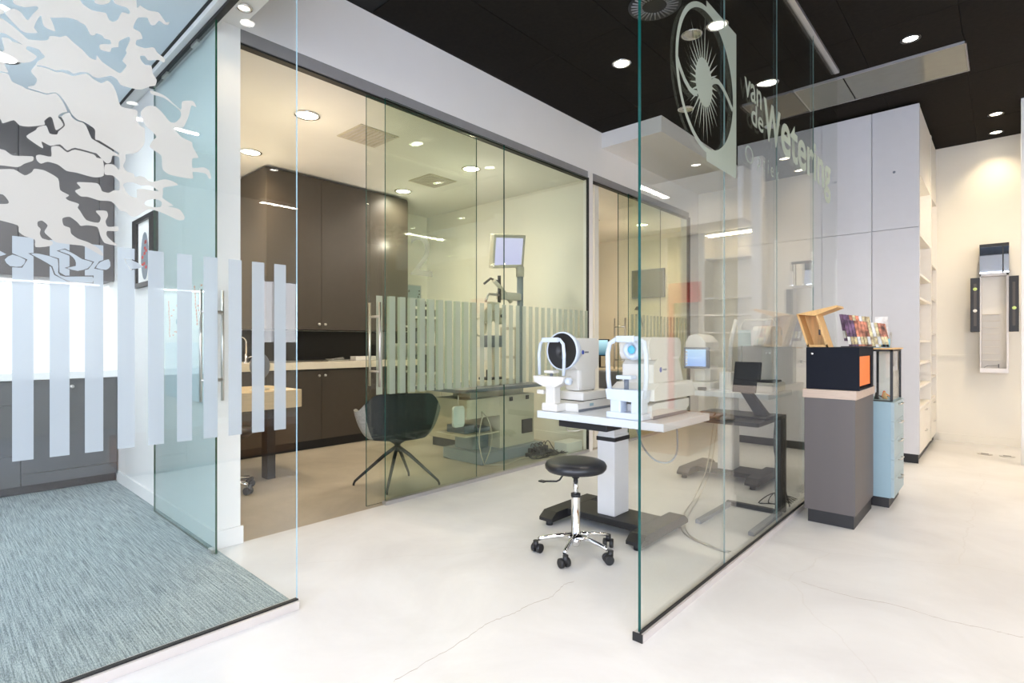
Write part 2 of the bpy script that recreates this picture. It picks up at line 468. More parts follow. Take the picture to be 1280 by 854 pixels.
# black ceiling: carrier plus separate tiles
wbox('ceiling', 'joint', (-3.37, XE, YB, 8.3, CZ + 0.006, CZ + 0.12), 'black tiled ceiling of the shop')
tile_me = None
xs = [-3.23 + 0.6 * i for i in range(13)]
ys = [-3.07 + 1.3 * i for i in range(9)]
for i, x in enumerate(xs):
    for j, y in enumerate(ys):
        x1, y1 = min(x + 0.6, XE), min(y + 1.3, 8.12)
        if x1 - x < 0.1 or y1 - y < 0.1 or (x < -2.3 and y < 0.9): continue
        full = (x1 - x > 0.59 and y1 - y > 1.29)
        if full and tile_me is not None:
            o = bpy.data.objects.new('ceiling_tile', tile_me); COL.objects.link(o)
        else:
            b = BM(); tri_box(b, 0.002, x1 - x - 0.002, 0.002, y1 - y - 0.002, 0, 0.008, bev=0.0015)
            o = obj('ceiling_tile', b, 'ceil_black')
            if full: tile_me = o.data
        o.location = (x, y, CZ - 0.002)
        o.parent = bpy.data.objects['ceiling']

wbox('ceiling_meeting_room', 'ceil_blue', (-6.1, -2.30, YB, 1.03, 2.93, 3.05), 'pale ceiling of the meeting room')
wbox('ceiling_track_recess', 'wall', (-6.1, -3.25, 1.03, 1.26, 2.953, 3.06))
wbox('ceiling_exam_room', 'ceil_white', (-6.3, -3.37, 1.26, 4.99, RZ, 3.05), 'white ceiling of the examination room')
wbox('ceiling_back_room', 'ceil_white', (-6.3, -3.37, 5.07, 8.4, RZ, 3.05), 'white ceiling of the back room')

# walls
wbox('wall_header', 'header', (-3.37, -3.25, 1.26, 8.40, 2.952, CZ), 'white bulkhead wall above the glazed rooms')
wbox('wall_divider', 'wall', (-6.1, -3.245, 1.13, 1.26, 0.0, 2.95), 'white wall between meeting room and examination room')
wbox('wall_beam', 'wall', (-3.37, -2.262, 1.13, 1.26, 2.952, CZ), 'white beam over the sliding door')
wbox('wall_beam_front', 'wall', (-2.30, -2.262, YB, 1.13, 2.952, CZ))
wbox('baseboard_divider', 'wall', (-5.36, -3.232, 1.118, 1.13, 0.0, 0.10), 'white baseboard along the carpet')
wbox('baseboard_divider_end', 'wall', (-3.245, -3.232, 1.13, 1.272, 0.0, 0.10))
wbox('wall_meeting_back', 'wall', (-6.1, -6.0, YB, 1.13, 0, 2.95))
wbox('wall_exam_back', 'cream', (-6.3, -6.18, 1.26, 8.4, 0, 2.95), 'cream back wall of the rooms')
wbox('wall_partition', 'cream', (-6.18, -3.31, 4.99, 5.07, 0, 2.95), 'white partition between the two rooms')
wbox('wall_partition_end', 'header', (-3.31, -3.245, 4.775, 4.855, 0, 2.952), 'narrow white post between the two glazed fronts')
wbox('baseboard_exam', 'cream', (-6.18, -3.32, 4.978, 4.99, 0, 0.11), 'baseboard of the examination room')
wbox('wall_back_room_end', 'cream', (-6.3, -3.25, 8.38, 8.46, 0, 2.95))
wbox('wall_corridor_left', 'header', (-3.37, -3.25, 7.25, 8.38, 0, 2.952), 'white wall at the end of the glazed rooms')
wbox('wall_corridor_end', 'cream', (-3.25, -2.20, 7.55, 7.66, 0, CZ))
wbox('wall_far', 'cream', (-2.3, XE, 8.12, 8.24, 0, CZ + 0.1), 'cream far wall of the shop')
wbox('baseboard_far', 'cream', (-0.575, XE, 8.105, 8.12, 0, 0.09), 'cream baseboard of the far wall')
wbox('trim_far', 'cream', (-0.565, -0.215, 8.10, 8.12, 0.985, 1.005), 'thin rail on the far wall')
wbox('trim_far_column', 'wall', (0.113, 0.235, 6.95, 7.07, 0, CZ), 'slim white column at the right edge')
# dropped bulkhead box
wbox('ceiling_bulkhead', 'header', (-3.25, -2.55, 5.04, 7.55, 3.265, CZ - 0.002), 'dropped box under the black ceiling')

# shop side wall (outside the frame, seen in reflections) with its windows, and the shop front behind the camera
wbox('wall_side', 'cream', (XE, XE + 0.15, 4.55, 8.2, 0, CZ))
wbox('wall_side_middle', 'cream', (XE, XE + 0.15, 0.55, 3.75, 0, CZ))
wbox('wall_side_sill', 'cream', (XE, XE + 0.15, 3.75, 4.55, 0, 1.15))
wbox('wall_side_lintel', 'cream', (XE, XE + 0.15, 3.75, 4.55, 2.15, CZ))
wbox('wall_side_low', 'cream', (XE, XE + 0.15, YB, 0.55, 0, 0.35))
wbox('wall_side_high', 'cream', (XE, XE + 0.15, YB, 0.55, 3.1, CZ))
w = thing('window_1', 'side shop window', 'window', (XE, 1, 0.95)); del w['category']; w['kind'] = 'structure'
for yy in (YB + 0.03, -0.9, 0.52):
    sbox('window_frame', 'track', (XE + 0.02, XE + 0.09, yy - 0.03, yy + 0.03, 0.35, 3.1), w)
for yy in (3.77, 4.53): sbox('window_frame', 'track', (XE + 0.02, XE + 0.09, yy - 0.02, yy + 0.02, 1.15, 2.15), w)
w = thing('window_2', 'shop front', 'window', (0, YB, 0)); del w['category']; w['kind'] = 'structure'
for xx in (-2.2, -0.6, 1.0, 2.6, XE - 0.03):
    sbox('window_frame', 'track', (xx - 0.03, xx + 0.03, YB - 0.04, YB + 0.03, 0.0, 3.0), w)
wbox('wall_front_high', 'header', (-6.1, XE + 0.15, YB - 0.12, YB, 3.0, CZ + 0.1))
wbox('wall_front_left', 'header', (-6.1, -2.25, YB - 0.12, YB, 0.0, 3.0))

# sliding door track under the beam
def boxes(name, mt, lst, parent=None, bev=0.0):
    b = BM()
    for d in lst: tri_box(b, *d, bev=bev)
    return obj(name, b, mt, parent)

t = thing('door_track', 'silver grey sliding door track under the ceiling of the carpeted room', 'door track', (-3.3, 1.09, 2.9))
sbox('track_housing', 'wall', (-4.32, -2.28, 1.045, 1.13, 2.895, 2.952), t, 0.002)
sbox('track_slot', 'seal', (-4.30, -2.28, 1.075, 1.105, 2.875, 2.897), t)
sbox('shadow_gap', 'seal', (-6.0, -2.28, 1.03, 1.045, 2.926, 2.952), t)
for x in (-4.0, -3.45):
    sbox('hanger', 'steel', (x - 0.05, x + 0.05, 1.082, 1.098, 2.86, 2.88), t)

# ------------------------------------------------------------------ glass: meeting room partition with film
FILM = {
 'TOP': [(-0.206,2.419),(0.528,2.921),(0.528,2.365),(0.54,2.345),(0.566,2.338),(0.596,2.345),(0.609,2.331),(0.621,2.319),(0.632,2.326),(0.626,2.312),(0.614,2.31),(0.598,2.315),(0.586,2.295),(0.574,2.289),(0.566,2.301),(0.561,2.31),(0.535,2.298),(0.525,2.277),(0.52,2.255),(0.54,2.249),(0.547,2.229),(0.53,2.217),(0.528,2.199),(0.554,2.198),(0.581,2.212),(0.593,2.197),(0.616,2.185),(0.614,2.17),(0.596,2.172),(0.579,2.165),(0.564,2.159),(0.554,2.17),(0.54,2.164),(0.544,2.149),(0.556,2.139),(0.574,2.143),(0.579,2.116),(0.591,2.098),(0.586,2.076),(0.569,2.067),(0.54,2.045),(0.495,2.041),(0.481,2.044),(0.472,2.058),(0.456,2.064),(0.44,2.055),(0.422,2.044),(0.407,2.043),(0.392,2.051),(0.373,2.046),(0.354,2.034),(0.342,2.039),(0.324,2.036),(0.31,2.028),(0.294,2.03),(0.28,2.031),(0.265,2.028),(0.263,2.024),(0.274,2.026),(0.29,2.026),(0.31,2.023),(0.324,2.028),(0.342,2.027),(0.354,2.026),(0.373,2.038),(0.39,2.046),(0.408,2.035),(0.429,2.029),(0.445,2.044),(0.46,2.034),(0.471,2.01),(0.484,1.968),(0.525,1.97),(0.532,1.964),(0.53,1.935),(0.54,1.918),(0.554,1.911),(0.554,1.862),(0.544,1.84),(0.532,1.822),(0.516,1.812),(0.497,1.805),(0.497,1.785),(0.49,1.764),(0.499,1.747),(0.52,1.743),(0.525,1.733),(0.54,1.739),(0.554,1.737),(0.566,1.728),(0.583,1.729),(0.614,1.744),(0.637,1.744),(0.66,1.734),(0.632,1.722),(0.611,1.712),(0.611,1.691),(0.609,1.676),(0.626,1.665),(0.644,1.654),(0.626,1.648),(0.639,1.647),(0.665,1.643),(0.681,1.619),(0.676,1.606),(0.658,1.603),(0.632,1.613),(0.601,1.623),(0.576,1.627),(0.559,1.621),(0.528,1.593),(0.511,1.593),(0.497,1.604),(0.481,1.607),(0.477,1.612),(0.456,1.633),(0.424,1.63),(0.392,1.636),(0.373,1.634),(0.358,1.649),(0.373,1.662),(0.363,1.676),(0.371,1.681),(0.416,1.687),(0.426,1.676),(0.431,1.663),(0.449,1.661),(0.464,1.673),(0.479,1.677),(0.479,1.706),(0.46,1.723),(0.438,1.722),(0.439,1.755),(0.464,1.761),(0.479,1.746),(0.479,1.789),(0.46,1.791),(0.455,1.768),(0.442,1.761),(0.417,1.786),(0.407,1.788),(0.358,1.791),(0.338,1.777),(0.32,1.792),(0.296,1.781),(0.274,1.789),(0.278,1.768),(0.251,1.783),(0.238,1.796),(0.26,1.821),(0.265,1.831),(0.285,1.843),(0.294,1.82),(0.312,1.822),(0.316,1.833),(0.332,1.856),(0.328,1.873),(0.32,1.884),(0.315,1.88),(0.322,1.871),(0.328,1.856),(0.314,1.838),(0.308,1.838),(0.301,1.869),(0.294,1.874),(0.281,1.857),(0.282,1.845),(0.265,1.836),(0.242,1.827),(0.222,1.825),(0.209,1.837),(0.184,1.82),(0.178,1.831),(0.143,1.841),(0.076,1.797),(-0.061,1.821),(-0.206,1.752)],
 'TOP_H': [[(0.188,2.004),(0.214,2.018),(0.232,2.023),(0.249,2.033),(0.263,2.055),(0.238,2.068),(0.242,2.079),(0.266,2.079),(0.274,2.071),(0.282,2.061),(0.265,2.04),(0.26,2.027),(0.249,2.003),(0.261,1.987),(0.263,1.978),(0.257,1.962),(0.244,1.954),(0.242,1.948),(0.265,1.947),(0.287,1.946),(0.308,1.957),(0.322,1.949),(0.334,1.931),(0.345,1.91),(0.35,1.899),(0.363,1.887),(0.379,1.884),(0.386,1.882),(0.407,1.871),(0.412,1.862),(0.412,1.834),(0.425,1.832),(0.476,1.806),(0.476,1.799),(0.454,1.81),(0.412,1.829),(0.401,1.836),(0.388,1.87),(0.379,1.88),(0.363,1.881),(0.35,1.889),(0.344,1.902),(0.33,1.893),(0.322,1.882),(0.316,1.885),(0.328,1.898),(0.338,1.904),(0.33,1.926),(0.32,1.943),(0.308,1.954),(0.287,1.942),(0.265,1.943),(0.238,1.944),(0.229,1.948),(0.205,1.955),(0.196,1.975),(0.178,1.973),(0.151,1.964),(0.151,1.968),(0.178,1.977),(0.196,1.98)],
  [(0.143,2.206),(0.201,2.219),(0.209,2.197),(0.235,2.198),(0.26,2.213),(0.266,2.208),(0.253,2.184),(0.242,2.161),(0.235,2.165),(0.225,2.178),(0.209,2.182),(0.192,2.166),(0.19,2.156),(0.22,2.126),(0.235,2.119),(0.264,2.13),(0.256,2.144),(0.264,2.172),(0.273,2.189),(0.28,2.158),(0.308,2.154),(0.296,2.192),(0.301,2.194),(0.338,2.211),(0.363,2.214),(0.372,2.21),(0.386,2.206),(0.399,2.181),(0.409,2.183),(0.416,2.193),(0.431,2.191),(0.437,2.184),(0.452,2.185),(0.455,2.172),(0.434,2.164),(0.424,2.157),(0.426,2.142),(0.452,2.144),(0.458,2.161),(0.476,2.171),(0.479,2.192),(0.506,2.219),(0.51,2.208),(0.498,2.17),(0.5,2.158),(0.488,2.128),(0.5,2.115),(0.484,2.085),(0.474,2.083),(0.431,2.102),(0.416,2.119),(0.414,2.102),(0.396,2.104),(0.377,2.122),(0.353,2.137),(0.336,2.151),(0.32,2.14),(0.308,2.138),(0.294,2.132),(0.289,2.118),(0.271,2.109),(0.242,2.101),(0.227,2.112),(0.199,2.131),(0.178,2.14),(0.143,2.129),(0.143,2.136),(0.178,2.15),(0.187,2.159),(0.187,2.166),(0.178,2.167),(0.143,2.151)],
  [(0.143,2.079),(0.178,2.094),(0.19,2.096),(0.218,2.084),(0.232,2.077),(0.225,2.079),(0.205,2.079),(0.199,2.085),(0.182,2.081),(0.186,2.057),(0.184,2.04),(0.143,2.024)],
  [(0.407,2.311),(0.411,2.293),(0.431,2.296),(0.449,2.311),(0.46,2.334),(0.465,2.318),(0.479,2.316),(0.5,2.318),(0.51,2.309),(0.506,2.298),(0.487,2.296),(0.474,2.264),(0.46,2.251),(0.449,2.255),(0.442,2.272),(0.429,2.27),(0.403,2.265),(0.379,2.274),(0.371,2.292)],
  [(0.552,1.645),(0.564,1.659),(0.588,1.667),(0.606,1.661),(0.604,1.643),(0.586,1.637),(0.561,1.638)],
  [(0.49,1.695),(0.497,1.706),(0.52,1.712),(0.544,1.706),(0.571,1.712),(0.598,1.698),(0.576,1.696),(0.549,1.696),(0.53,1.689),(0.53,1.661),(0.513,1.662),(0.499,1.674)],
  [(0.028,2.26),(0.109,2.327),(0.143,2.273),(0.092,2.2),(0.044,2.2)],
  [(-0.017,2.013),(0.06,2.069),(0.092,2.036),(0.028,1.964),(-0.032,1.963)]],
 'R2': [(0.542,1.967),(0.561,1.993),(0.586,2.001),(0.609,1.985),(0.632,1.96),(0.65,1.962),(0.668,1.988),(0.665,2.011),(0.616,2.04),(0.576,2.041),(0.571,2.053),(0.591,2.054),(0.621,2.047),(0.668,2.015),(0.673,2.047),(0.708,2.061),(0.721,2.041),(0.704,2.042),(0.695,2),(0.676,1.952),(0.647,1.941),(0.658,1.926),(0.673,1.913),(0.706,1.904),(0.708,1.889),(0.728,1.852),(0.708,1.844),(0.708,1.808),(0.744,1.819),(0.765,1.812),(0.773,1.783),(0.764,1.781),(0.753,1.797),(0.708,1.793),(0.708,1.767),(0.634,1.765),(0.609,1.781),(0.606,1.827),(0.583,1.841),(0.569,1.852),(0.579,1.877),(0.591,1.892),(0.581,1.904),(0.559,1.921),(0.547,1.94)],
 'I1': [(0.298,1.778),(0.318,1.785),(0.338,1.771),(0.358,1.785),(0.407,1.782),(0.416,1.773),(0.433,1.77),(0.435,1.717),(0.406,1.705),(0.363,1.71),(0.336,1.71),(0.315,1.725),(0.289,1.728),(0.273,1.718),(0.263,1.726),(0.261,1.74),(0.271,1.746),(0.298,1.747)],
 'I3': [(0.076,1.736),(0.143,1.745),(0.176,1.74),(0.19,1.738),(0.207,1.727),(0.251,1.736),(0.255,1.731),(0.253,1.722),(0.233,1.708),(0.218,1.694),(0.178,1.69),(0.109,1.679)],
 'LOW': [(-0.206,1.671),(0.076,1.669),(0.143,1.671),(0.178,1.678),(0.209,1.685),(0.234,1.672),(0.251,1.686),(0.257,1.698),(0.282,1.698),(0.315,1.68),(0.32,1.644),(0.343,1.632),(0.334,1.621),(0.343,1.614),(0.368,1.608),(0.365,1.595),(0.371,1.586),(0.388,1.558),(0.42,1.554),(0.427,1.573),(0.413,1.593),(0.442,1.598),(0.447,1.582),(0.44,1.562),(0.447,1.545),(0.475,1.55),(0.475,1.534),(0.445,1.53),(0.444,1.513),(0.46,1.496),(0.475,1.484),(0.438,1.488),(0.425,1.514),(0.418,1.539),(0.39,1.541),(0.373,1.536),(0.365,1.546),(0.345,1.561),(0.326,1.553),(0.329,1.531),(0.345,1.525),(0.348,1.507),(0.365,1.493),(0.394,1.484),(0.422,1.467),(0.434,1.449),(0.429,1.444),(0.396,1.463),(0.377,1.471),(0.346,1.471),(0.31,1.473),(0.295,1.486),(0.281,1.502),(0.289,1.524),(0.276,1.537),(0.265,1.532),(0.265,1.519),(0.272,1.51),(0.27,1.495),(0.276,1.481),(0.298,1.476),(0.302,1.47),(0.295,1.459),(0.26,1.451),(0.258,1.474),(0.234,1.482),(0.22,1.494),(0.218,1.513),(0.178,1.522),(0.143,1.529),(0.044,1.489),(-0.206,1.53)],
 'LOW_H': [[(0.156,1.597),(0.184,1.602),(0.197,1.584),(0.195,1.576),(0.178,1.572),(0.156,1.568)]],
 'S1': [(0.188,1.403),(0.206,1.421),(0.236,1.408),(0.226,1.386),(0.2,1.385)],
 'S2': [(0.249,1.428),(0.267,1.431),(0.314,1.419),(0.315,1.375),(0.332,1.364),(0.404,1.371),(0.404,1.351),(0.345,1.349),(0.308,1.37),(0.301,1.394),(0.273,1.413)],
 'S3': [(0.318,1.446),(0.332,1.452),(0.358,1.439),(0.377,1.426),(0.404,1.419),(0.391,1.397),(0.365,1.386),(0.337,1.393),(0.36,1.402),(0.358,1.422),(0.345,1.437)],
 'S4': [(0.414,1.401),(0.425,1.421),(0.449,1.434),(0.454,1.412),(0.442,1.397)],
 'S5': [(0.497,1.438),(0.517,1.438),(0.551,1.419),(0.513,1.407)],
 'S6': [(0.16,1.435),(0.192,1.42),(0.16,1.409)],
}

STR = lambda y0, w, z0, z1: [(y0, z0), (y0 + w, z0), (y0 + w, z1), (y0, z1)]
gp = thing('film_glass_partition', 'clear glass partition with frosted landscape film and stripes, beside the blue carpet', 'glass partition', (-2.275, 0, 0))
pane_x('glass_pane', 'glass_clear', 'gedge_b', -2.275, YB, 1.118, 0.016, 2.95, 0.010, gp)
sbox('floor_rail', 'alu_pale', (-2.30, -2.250, YB, 1.118, 0.0, 0.034), gp, 0.001)
sbox('rail_seal', 'seal', (-2.284, -2.264, YB, 1.120, 0.032, 0.040), gp)
sm = lambda k: smooth_poly(FILM[k])
film('landscape_film', -2.2690, [sm('TOP'), sm('R2'), sm('I1'), sm('I3'), sm('LOW')], 'frost', gp,
     holes=[[smooth_poly(h) for h in FILM['TOP_H']], [], [], [], [smooth_poly(h) for h in FILM['LOW_H']]])
for k in ('S1', 'S2', 'S3', 'S4', 'S5', 'S6'):
    film('film_island', -2.2688, [smooth_poly(FILM[k], 2)], 'frost_blue', gp)
starts = [0.205, 0.294, 0.384, 0.474, 0.564, 0.656, 0.746, 0.836, 0.926, 1.017]
# outlines cut out of the first stripes
def offset_poly(p, d):
    a = sum(p[i - 1][0] * p[i][1] - p[i][0] * p[i - 1][1] for i in range(len(p)))
    s = 1 if a > 0 else -1
    out = []; n = len(p)
    for i in range(n):
        ax, ay = p[i - 1]; bx_, by = p[i]; cx, cy = p[(i + 1) % n]
        n1 = Vector((by - ay, -(bx_ - ax))); n2 = Vector((cy - by, -(cx - bx_)))
        if n1.length < 1e-9 or n2.length < 1e-9: out.append((bx_, by)); continue
        n1.normalize(); n2.normalize(); m = n1 + n2
        if m.length < 0.5: m = m.normalized() * 0.5 if m.length > 1e-6 else n1
        m = m / max(m.dot(n1), 0.35)
        out.append((bx_ + s * d * m.x, by + s * d * m.y))
    return out
cut = BM()
for k in ('S1', 'S2', 'S3', 'S4', 'S5'):
    prism(cut, offset_poly(FILM[k], 0.0035), -2.30, -2.24, 'YZ')
cutter = obj('cutter', cut, 'frost_blue')
for i, y in enumerate([0.205 - 0.0895 * k for k in range(12, 0, -1)] + starts):
    q = STR(y, 0.050, 0.781, 1.479)
    if 12 <= i < 16:
        b = BM(); prism(b, q, -2.2697, -2.2691, 'YZ')
        o = obj('frosted_stripe', b, 'frost_blue', None)
        md = o.modifiers.new('cut', 'BOOLEAN'); md.object = cutter; md.operation = 'DIFFERENCE'; md.solver = 'EXACT'
        dg = bpy.context.evaluated_depsgraph_get()
        me = bpy.data.meshes.new_from_object(o.evaluated_get(dg))
        bb = BM(); bb.from_mesh(me)
        bmesh.ops.delete(bb, geom=[v for v in bb.verts if v.co.x < -2.2694], context='VERTS')
        o.modifiers.clear(); bb.to_mesh(me); bb.free(); o.data = me
        o.parent = gp; o.matrix_parent_inverse = Matrix.Translation(gp.location).inverted()
    else:
        film('frosted_stripe', -2.2691, [q], 'frost_blue', gp)
bpy.data.objects.remove(cutter)

# ------------------------------------------------------------------ sliding door of the meeting room
d = thing('sliding_glass_door', 'aqua tinted frameless sliding glass door with bar handles, before the white wall', 'glass door', (-3.7, 1.09, 0))
pane_y('door_pane', 'glass_door', 'gedge_g', 1.088, -4.223, -3.121, 0.018, 2.885, 0.010, d)
for s, lab in ((-1, 'f'), (1, 'b')):
    y = 1.088 + s * 0.055
    h = stube('handle_bar', 'steel', [(-3.185, y, 0.83), (-3.185, y, 1.435)], 0.008, d)
for z in (0.945, 1.315):
    stube('handle_bracket', 'steel', [(-3.185, 1.033, z), (-3.185, 1.143, z)], 0.009, d)
sbox('floor_guide', 'steel', (-3.20, -3.15, 1.074, 1.102, 0.014, 0.035), d, 0.002)

# ------------------------------------------------------------------ exam room front
tr = thing('head_channel', 'grey metal channel along the top of the first glazed front', 'frame', (-3.27, 1.3, 2.9))
sbox('channel', 'track', (-3.335, -3.252, 1.262, 4.775, 2.878, 2.952), tr, 0.001)
sbox('channel_seal', 'seal', (-3.31, -3.262, 1.262, 4.775, 2.866, 2.879), tr)
tr = thing('head_channel', 'grey metal channel along the top of the second glazed front, behind the post', 'frame', (-3.27, 5.0, 2.9))
sbox('channel', 'track', (-3.335, -3.252, 4.855, 7.25, 2.878, 2.952), tr, 0.001)
sbox('channel_seal', 'seal', (-3.31, -3.262, 4.855, 7.25, 2.866, 2.879), tr)

ef = thing('exam_room_glass_front', 'green tinted fixed glass front with a frosted stripe band behind the dark shell chair', 'glass partition', (LX, 2.245, 0))
pane_x('glass_pane', 'glass_room', 'gedge', LX, 2.245, 3.476, 0.02, 2.88, 0.010, ef)
pane_x('glass_pane', 'glass_room', 'gedge', LX, 3.480, 4.765, 0.02, 2.88, 0.010, ef)
sbox('floor_rail', 'alu', (-3.272, -3.228, 2.235, 4.775, 0.0, 0.026), ef, 0.001)
sbox('edge_seal', 'seal', (-3.262, -3.238, 4.758, 4.775, 0.026, 2.88), ef)
for k in range(28):
    y = 2.276 + 0.09 * k
    if y + 0.05 < 4.765: film('frosted_stripe', LX + 0.006, [STR(y, 0.052, 0.781, 1.479)], 'frost_green', ef)

sd = thing('exam_room_sliding_door', 'sliding glass door leaf with bar handles, parked behind the striped glass front', 'glass door', (-3.31, 2.11, 0))
pane_x('door_pane', 'glass_leaf', 'gedge', -3.278, 2.11, 3.17, 0.012, 2.862, 0.010, sd)
for x in (-3.215, -3.34):
    stube('handle_bar', 'steel', [(x, 2.178, 0.84), (x, 2.178, 1.43)], 0.009, sd)
for z in (0.945, 1.33):
    stube('handle_bracket', 'steel', [(-3.34, 2.178, z), (-3.215, 2.178, z)], 0.009, sd)
for k in range(-1, 10):
    y = 2.276 + 0.09 * k
    film('frosted_stripe', -3.2722, [STR(y, 0.052, 0.781, 1.479)], 'frost_green', sd)

def text_film(s, y0, y1, zb, xh, mt, parent, x, bold=0.0, name='film_lettering', probe='x'):
    """lettering cut from film: first glyph starts at y0, last ends at y1, baseline zb, probe height xh"""
    def geo(txt):
        cu = bpy.data.curves.new('t', 'FONT'); cu.body = txt; cu.size = 1.0; cu.offset = bold; cu.resolution_u = 4; cu.fill_mode = 'FRONT'
        cu.dimensions = '2D'
        ob = bpy.data.objects.new('t', cu); COL.objects.link(ob)
        me = bpy.data.meshes.new_from_object(ob.evaluated_get(bpy.context.evaluated_depsgraph_get()))
        bpy.data.objects.remove(ob); bpy.data.curves.remove(cu)
        return me
    pm = geo(probe); ph = max(v.co.y for v in pm.vertices) - min(v.co.y for v in pm.vertices)
    pb = min(v.co.y for v in pm.vertices)
    me = geo(s); xs_ = [v.co.x for v in me.vertices]; a, bq = min(xs_), max(xs_)
    sc_y = (y1 - y0) / (bq - a); sc_z = xh / ph
    for v in me.vertices:
        v.co = Vector((x, y0 + (v.co.x - a) * sc_y, zb + (v.co.y - pb) * sc_z))
    me.materials.clear(); me.materials.append(M[mt]); me.name = name
    o = bpy.data.objects.new(name, me); COL.objects.link(o); o.parent = parent
    o.matrix_parent_inverse = Matrix.Translation(parent.location).inverted()
    return o
M['frost_num'] = frost_mat('frosted_number_film', (0.45, 0.47, 0.42), 0.55)
text_film('2', 2.46, 2.67, 1.65, 0.31, 'frost_num', ef, LX + 0.0062, 0.0, 'number_film', '2')

ef2 = thing('back_room_glass_front', 'fixed striped glass front of the room farther back', 'glass partition', (LX, 5.6, 0))
pane_x('glass_pane', 'glass_room', 'gedge', LX, 5.60, 7.25, 0.02, 2.88, 0.010, ef2)
sbox('floor_rail', 'alu', (-3.272, -3.228, 5.60, 7.25, 0.0, 0.026), ef2, 0.001)
sbox('edge_post', 'seal', (-3.275, -3.235, 7.225, 7.25, 0.026, 2.88), ef2)
for k in range(18):
    y = 5.66 + 0.09 * k
    if y + 0.05 < 7.22: film('frosted_stripe', LX + 0.006, [STR(y, 0.052, 0.781, 1.479)], 'frost_green', ef2)
sd2 = thing('back_room_sliding_door', 'sliding glass door leaf with bar handles in the front of the room farther back', 'glass door', (-3.31, 5.5, 0))
pane_x('door_pane', 'glass_leaf', 'gedge', -3.278, 5.42, 6.45, 0.012, 2.862, 0.010, sd2)
for x in (-3.235, -3.375):
    stube('handle_bar', 'steel', [(x, 5.50, 0.84), (x, 5.50, 1.43)], 0.010, sd2)
for z in (0.945, 1.33):
    stube('handle_bracket', 'steel', [(-3.375, 5.50, z), (-3.235, 5.50, z)], 0.010, sd2)

# ------------------------------------------------------------------ right glass partition with logo
rg = thing('logo_glass_partition', 'tall frameless glass partition with frosted sun logo and lettering, running to the black ceiling', 'glass partition', (GX, 1.88, 0))
cuts = [1.885, 2.735, 3.581, 4.443, 5.20]
for a, bq in zip(cuts[:-1], cuts[1:]):
    pane_x('glass_pane', 'glass_right', 'gedge' if a < 1.9 else 'glass_right', GX, a + (0.001 if a > 1.9 else 0), bq - 0.001, 0.03, CZ - 0.025, 0.012, rg, True)
sbox('floor_rail', 'alu_pale', (GX - 0.020, GX + 0.022, 1.872, 5.20, 0.0, 0.030), rg, 0.001)
sbox('rail_cap', 'seal', (GX - 0.020, GX + 0.022, 1.866, 1.872, 0.0, 0.032), rg)
sbox('rail_seal', 'seal', (GX + 0.006, GX + 0.012, 1.874, 5.20, 0.028, 0.042), rg)
sbox('head_channel', 'alu', (GX - 0.018, GX + 0.022, 1.872, 5.20, CZ - 0.028, CZ - 0.004), rg, 0.001)
for i, y in enumerate((2.735, 3.581, 4.443)):
    sbox('joint_seal', 'gjoint', (GX - 0.0015, GX + 0.0055, y - 0.0009, y + 0.0009, 0.03, CZ - 0.028), rg)
FX = GX + 0.0068
cyc, czc, R0, R1 = 2.523, 2.385, 0.342, 0.318
circ = lambda r, n=64: [(cyc + r * math.cos(2 * PI * k / n), czc + r * math.sin(2 * PI * k / n)) for k in range(n)]
film('logo_ring', FX, [circ(R0)], 'frost_green', rg, holes=[[circ(R1)]])
# square to the right, cut along the ring
arc = [(cyc + R0 * math.cos(a), czc + R0 * math.sin(a)) for a in [math.radians(-93.0 + 186.0 * k / 40) for k in range(41)]]
sq = [(2.505, 2.003)] + [(2.887, 2.003), (2.887, 2.757), (2.505, 2.757)] + arc[::-1]
film('logo_square', FX, [sq], 'frost_green', rg)
sy, sz = 2.478, 2.362
pts = []
for k in range(44):
    a = 2 * PI * k / 44
    pts.append((sy + 0.095 * math.cos(a), sz + 0.112 * math.sin(a)))
film('logo_sun', FX, [pts], 'frost_green', rg)
rays = BM(); rnd = random.Random(3)
for k in range(30):
    a = 2 * PI * (k + 0.3) / 30
    long_ = 0.06 + 0.13 * abs(math.sin(a)) ** 2 * (0.5 + 0.7 * rnd.random())
    da = 0.055
    p1 = (sy + 0.090 * math.cos(a - da), sz + 0.107 * math.sin(a - da)); p2 = (sy + 0.090 * math.cos(a + da), sz + 0.107 * math.sin(a + da))
    tip = (sy + (0.095 + long_) * math.cos(a), sz + (0.112 + long_) * math.sin(a))
    dd = math.hypot(tip[0] - cyc, tip[1] - czc)
    if dd > R1 - 0.01: tip = (cyc + (tip[0] - cyc) * (R1 - 0.01) / dd, czc + (tip[1] - czc) * (R1 - 0.01) / dd)
    vs = [rays.verts.new((FX, q[0], q[1])) for q in (p1, p2, tip)]; rays.faces.new(vs)
obj('logo_rays', rays, 'frost_green', rg)
def ribbon(name, ctr, w):
    L, Rr = [], []
    for i, (y, z) in enumerate(ctr):
        a = ctr[max(i - 1, 0)]; b_ = ctr[min(i + 1, len(ctr) - 1)]
        dy, dz = b_[0] - a[0], b_[1] - a[1]; n = math.hypot(dy, dz)
        L.append((y - dz / n * w / 2, z + dy / n * w / 2)); Rr.append((y + dz / n * w / 2, z - dy / n * w / 2))
    film(name, FX + 0.0002, [L + Rr[::-1]], 'frost_green', rg)
ribbon('logo_curve', [(2.190, 2.375), (2.225, 2.335), (2.27, 2.30), (2.32, 2.278), (2.36, 2.275), (2.40, 2.285)], 0.026)
ribbon('logo_curve', [(2.555, 2.385), (2.60, 2.415), (2.65, 2.425), (2.70, 2.415), (2.76, 2.39), (2.835, 2.345)], 0.026)
text_film('van', 3.008, 3.285, 2.487, 0.098, 'frost_green', rg, FX, 0.012, probe='x')
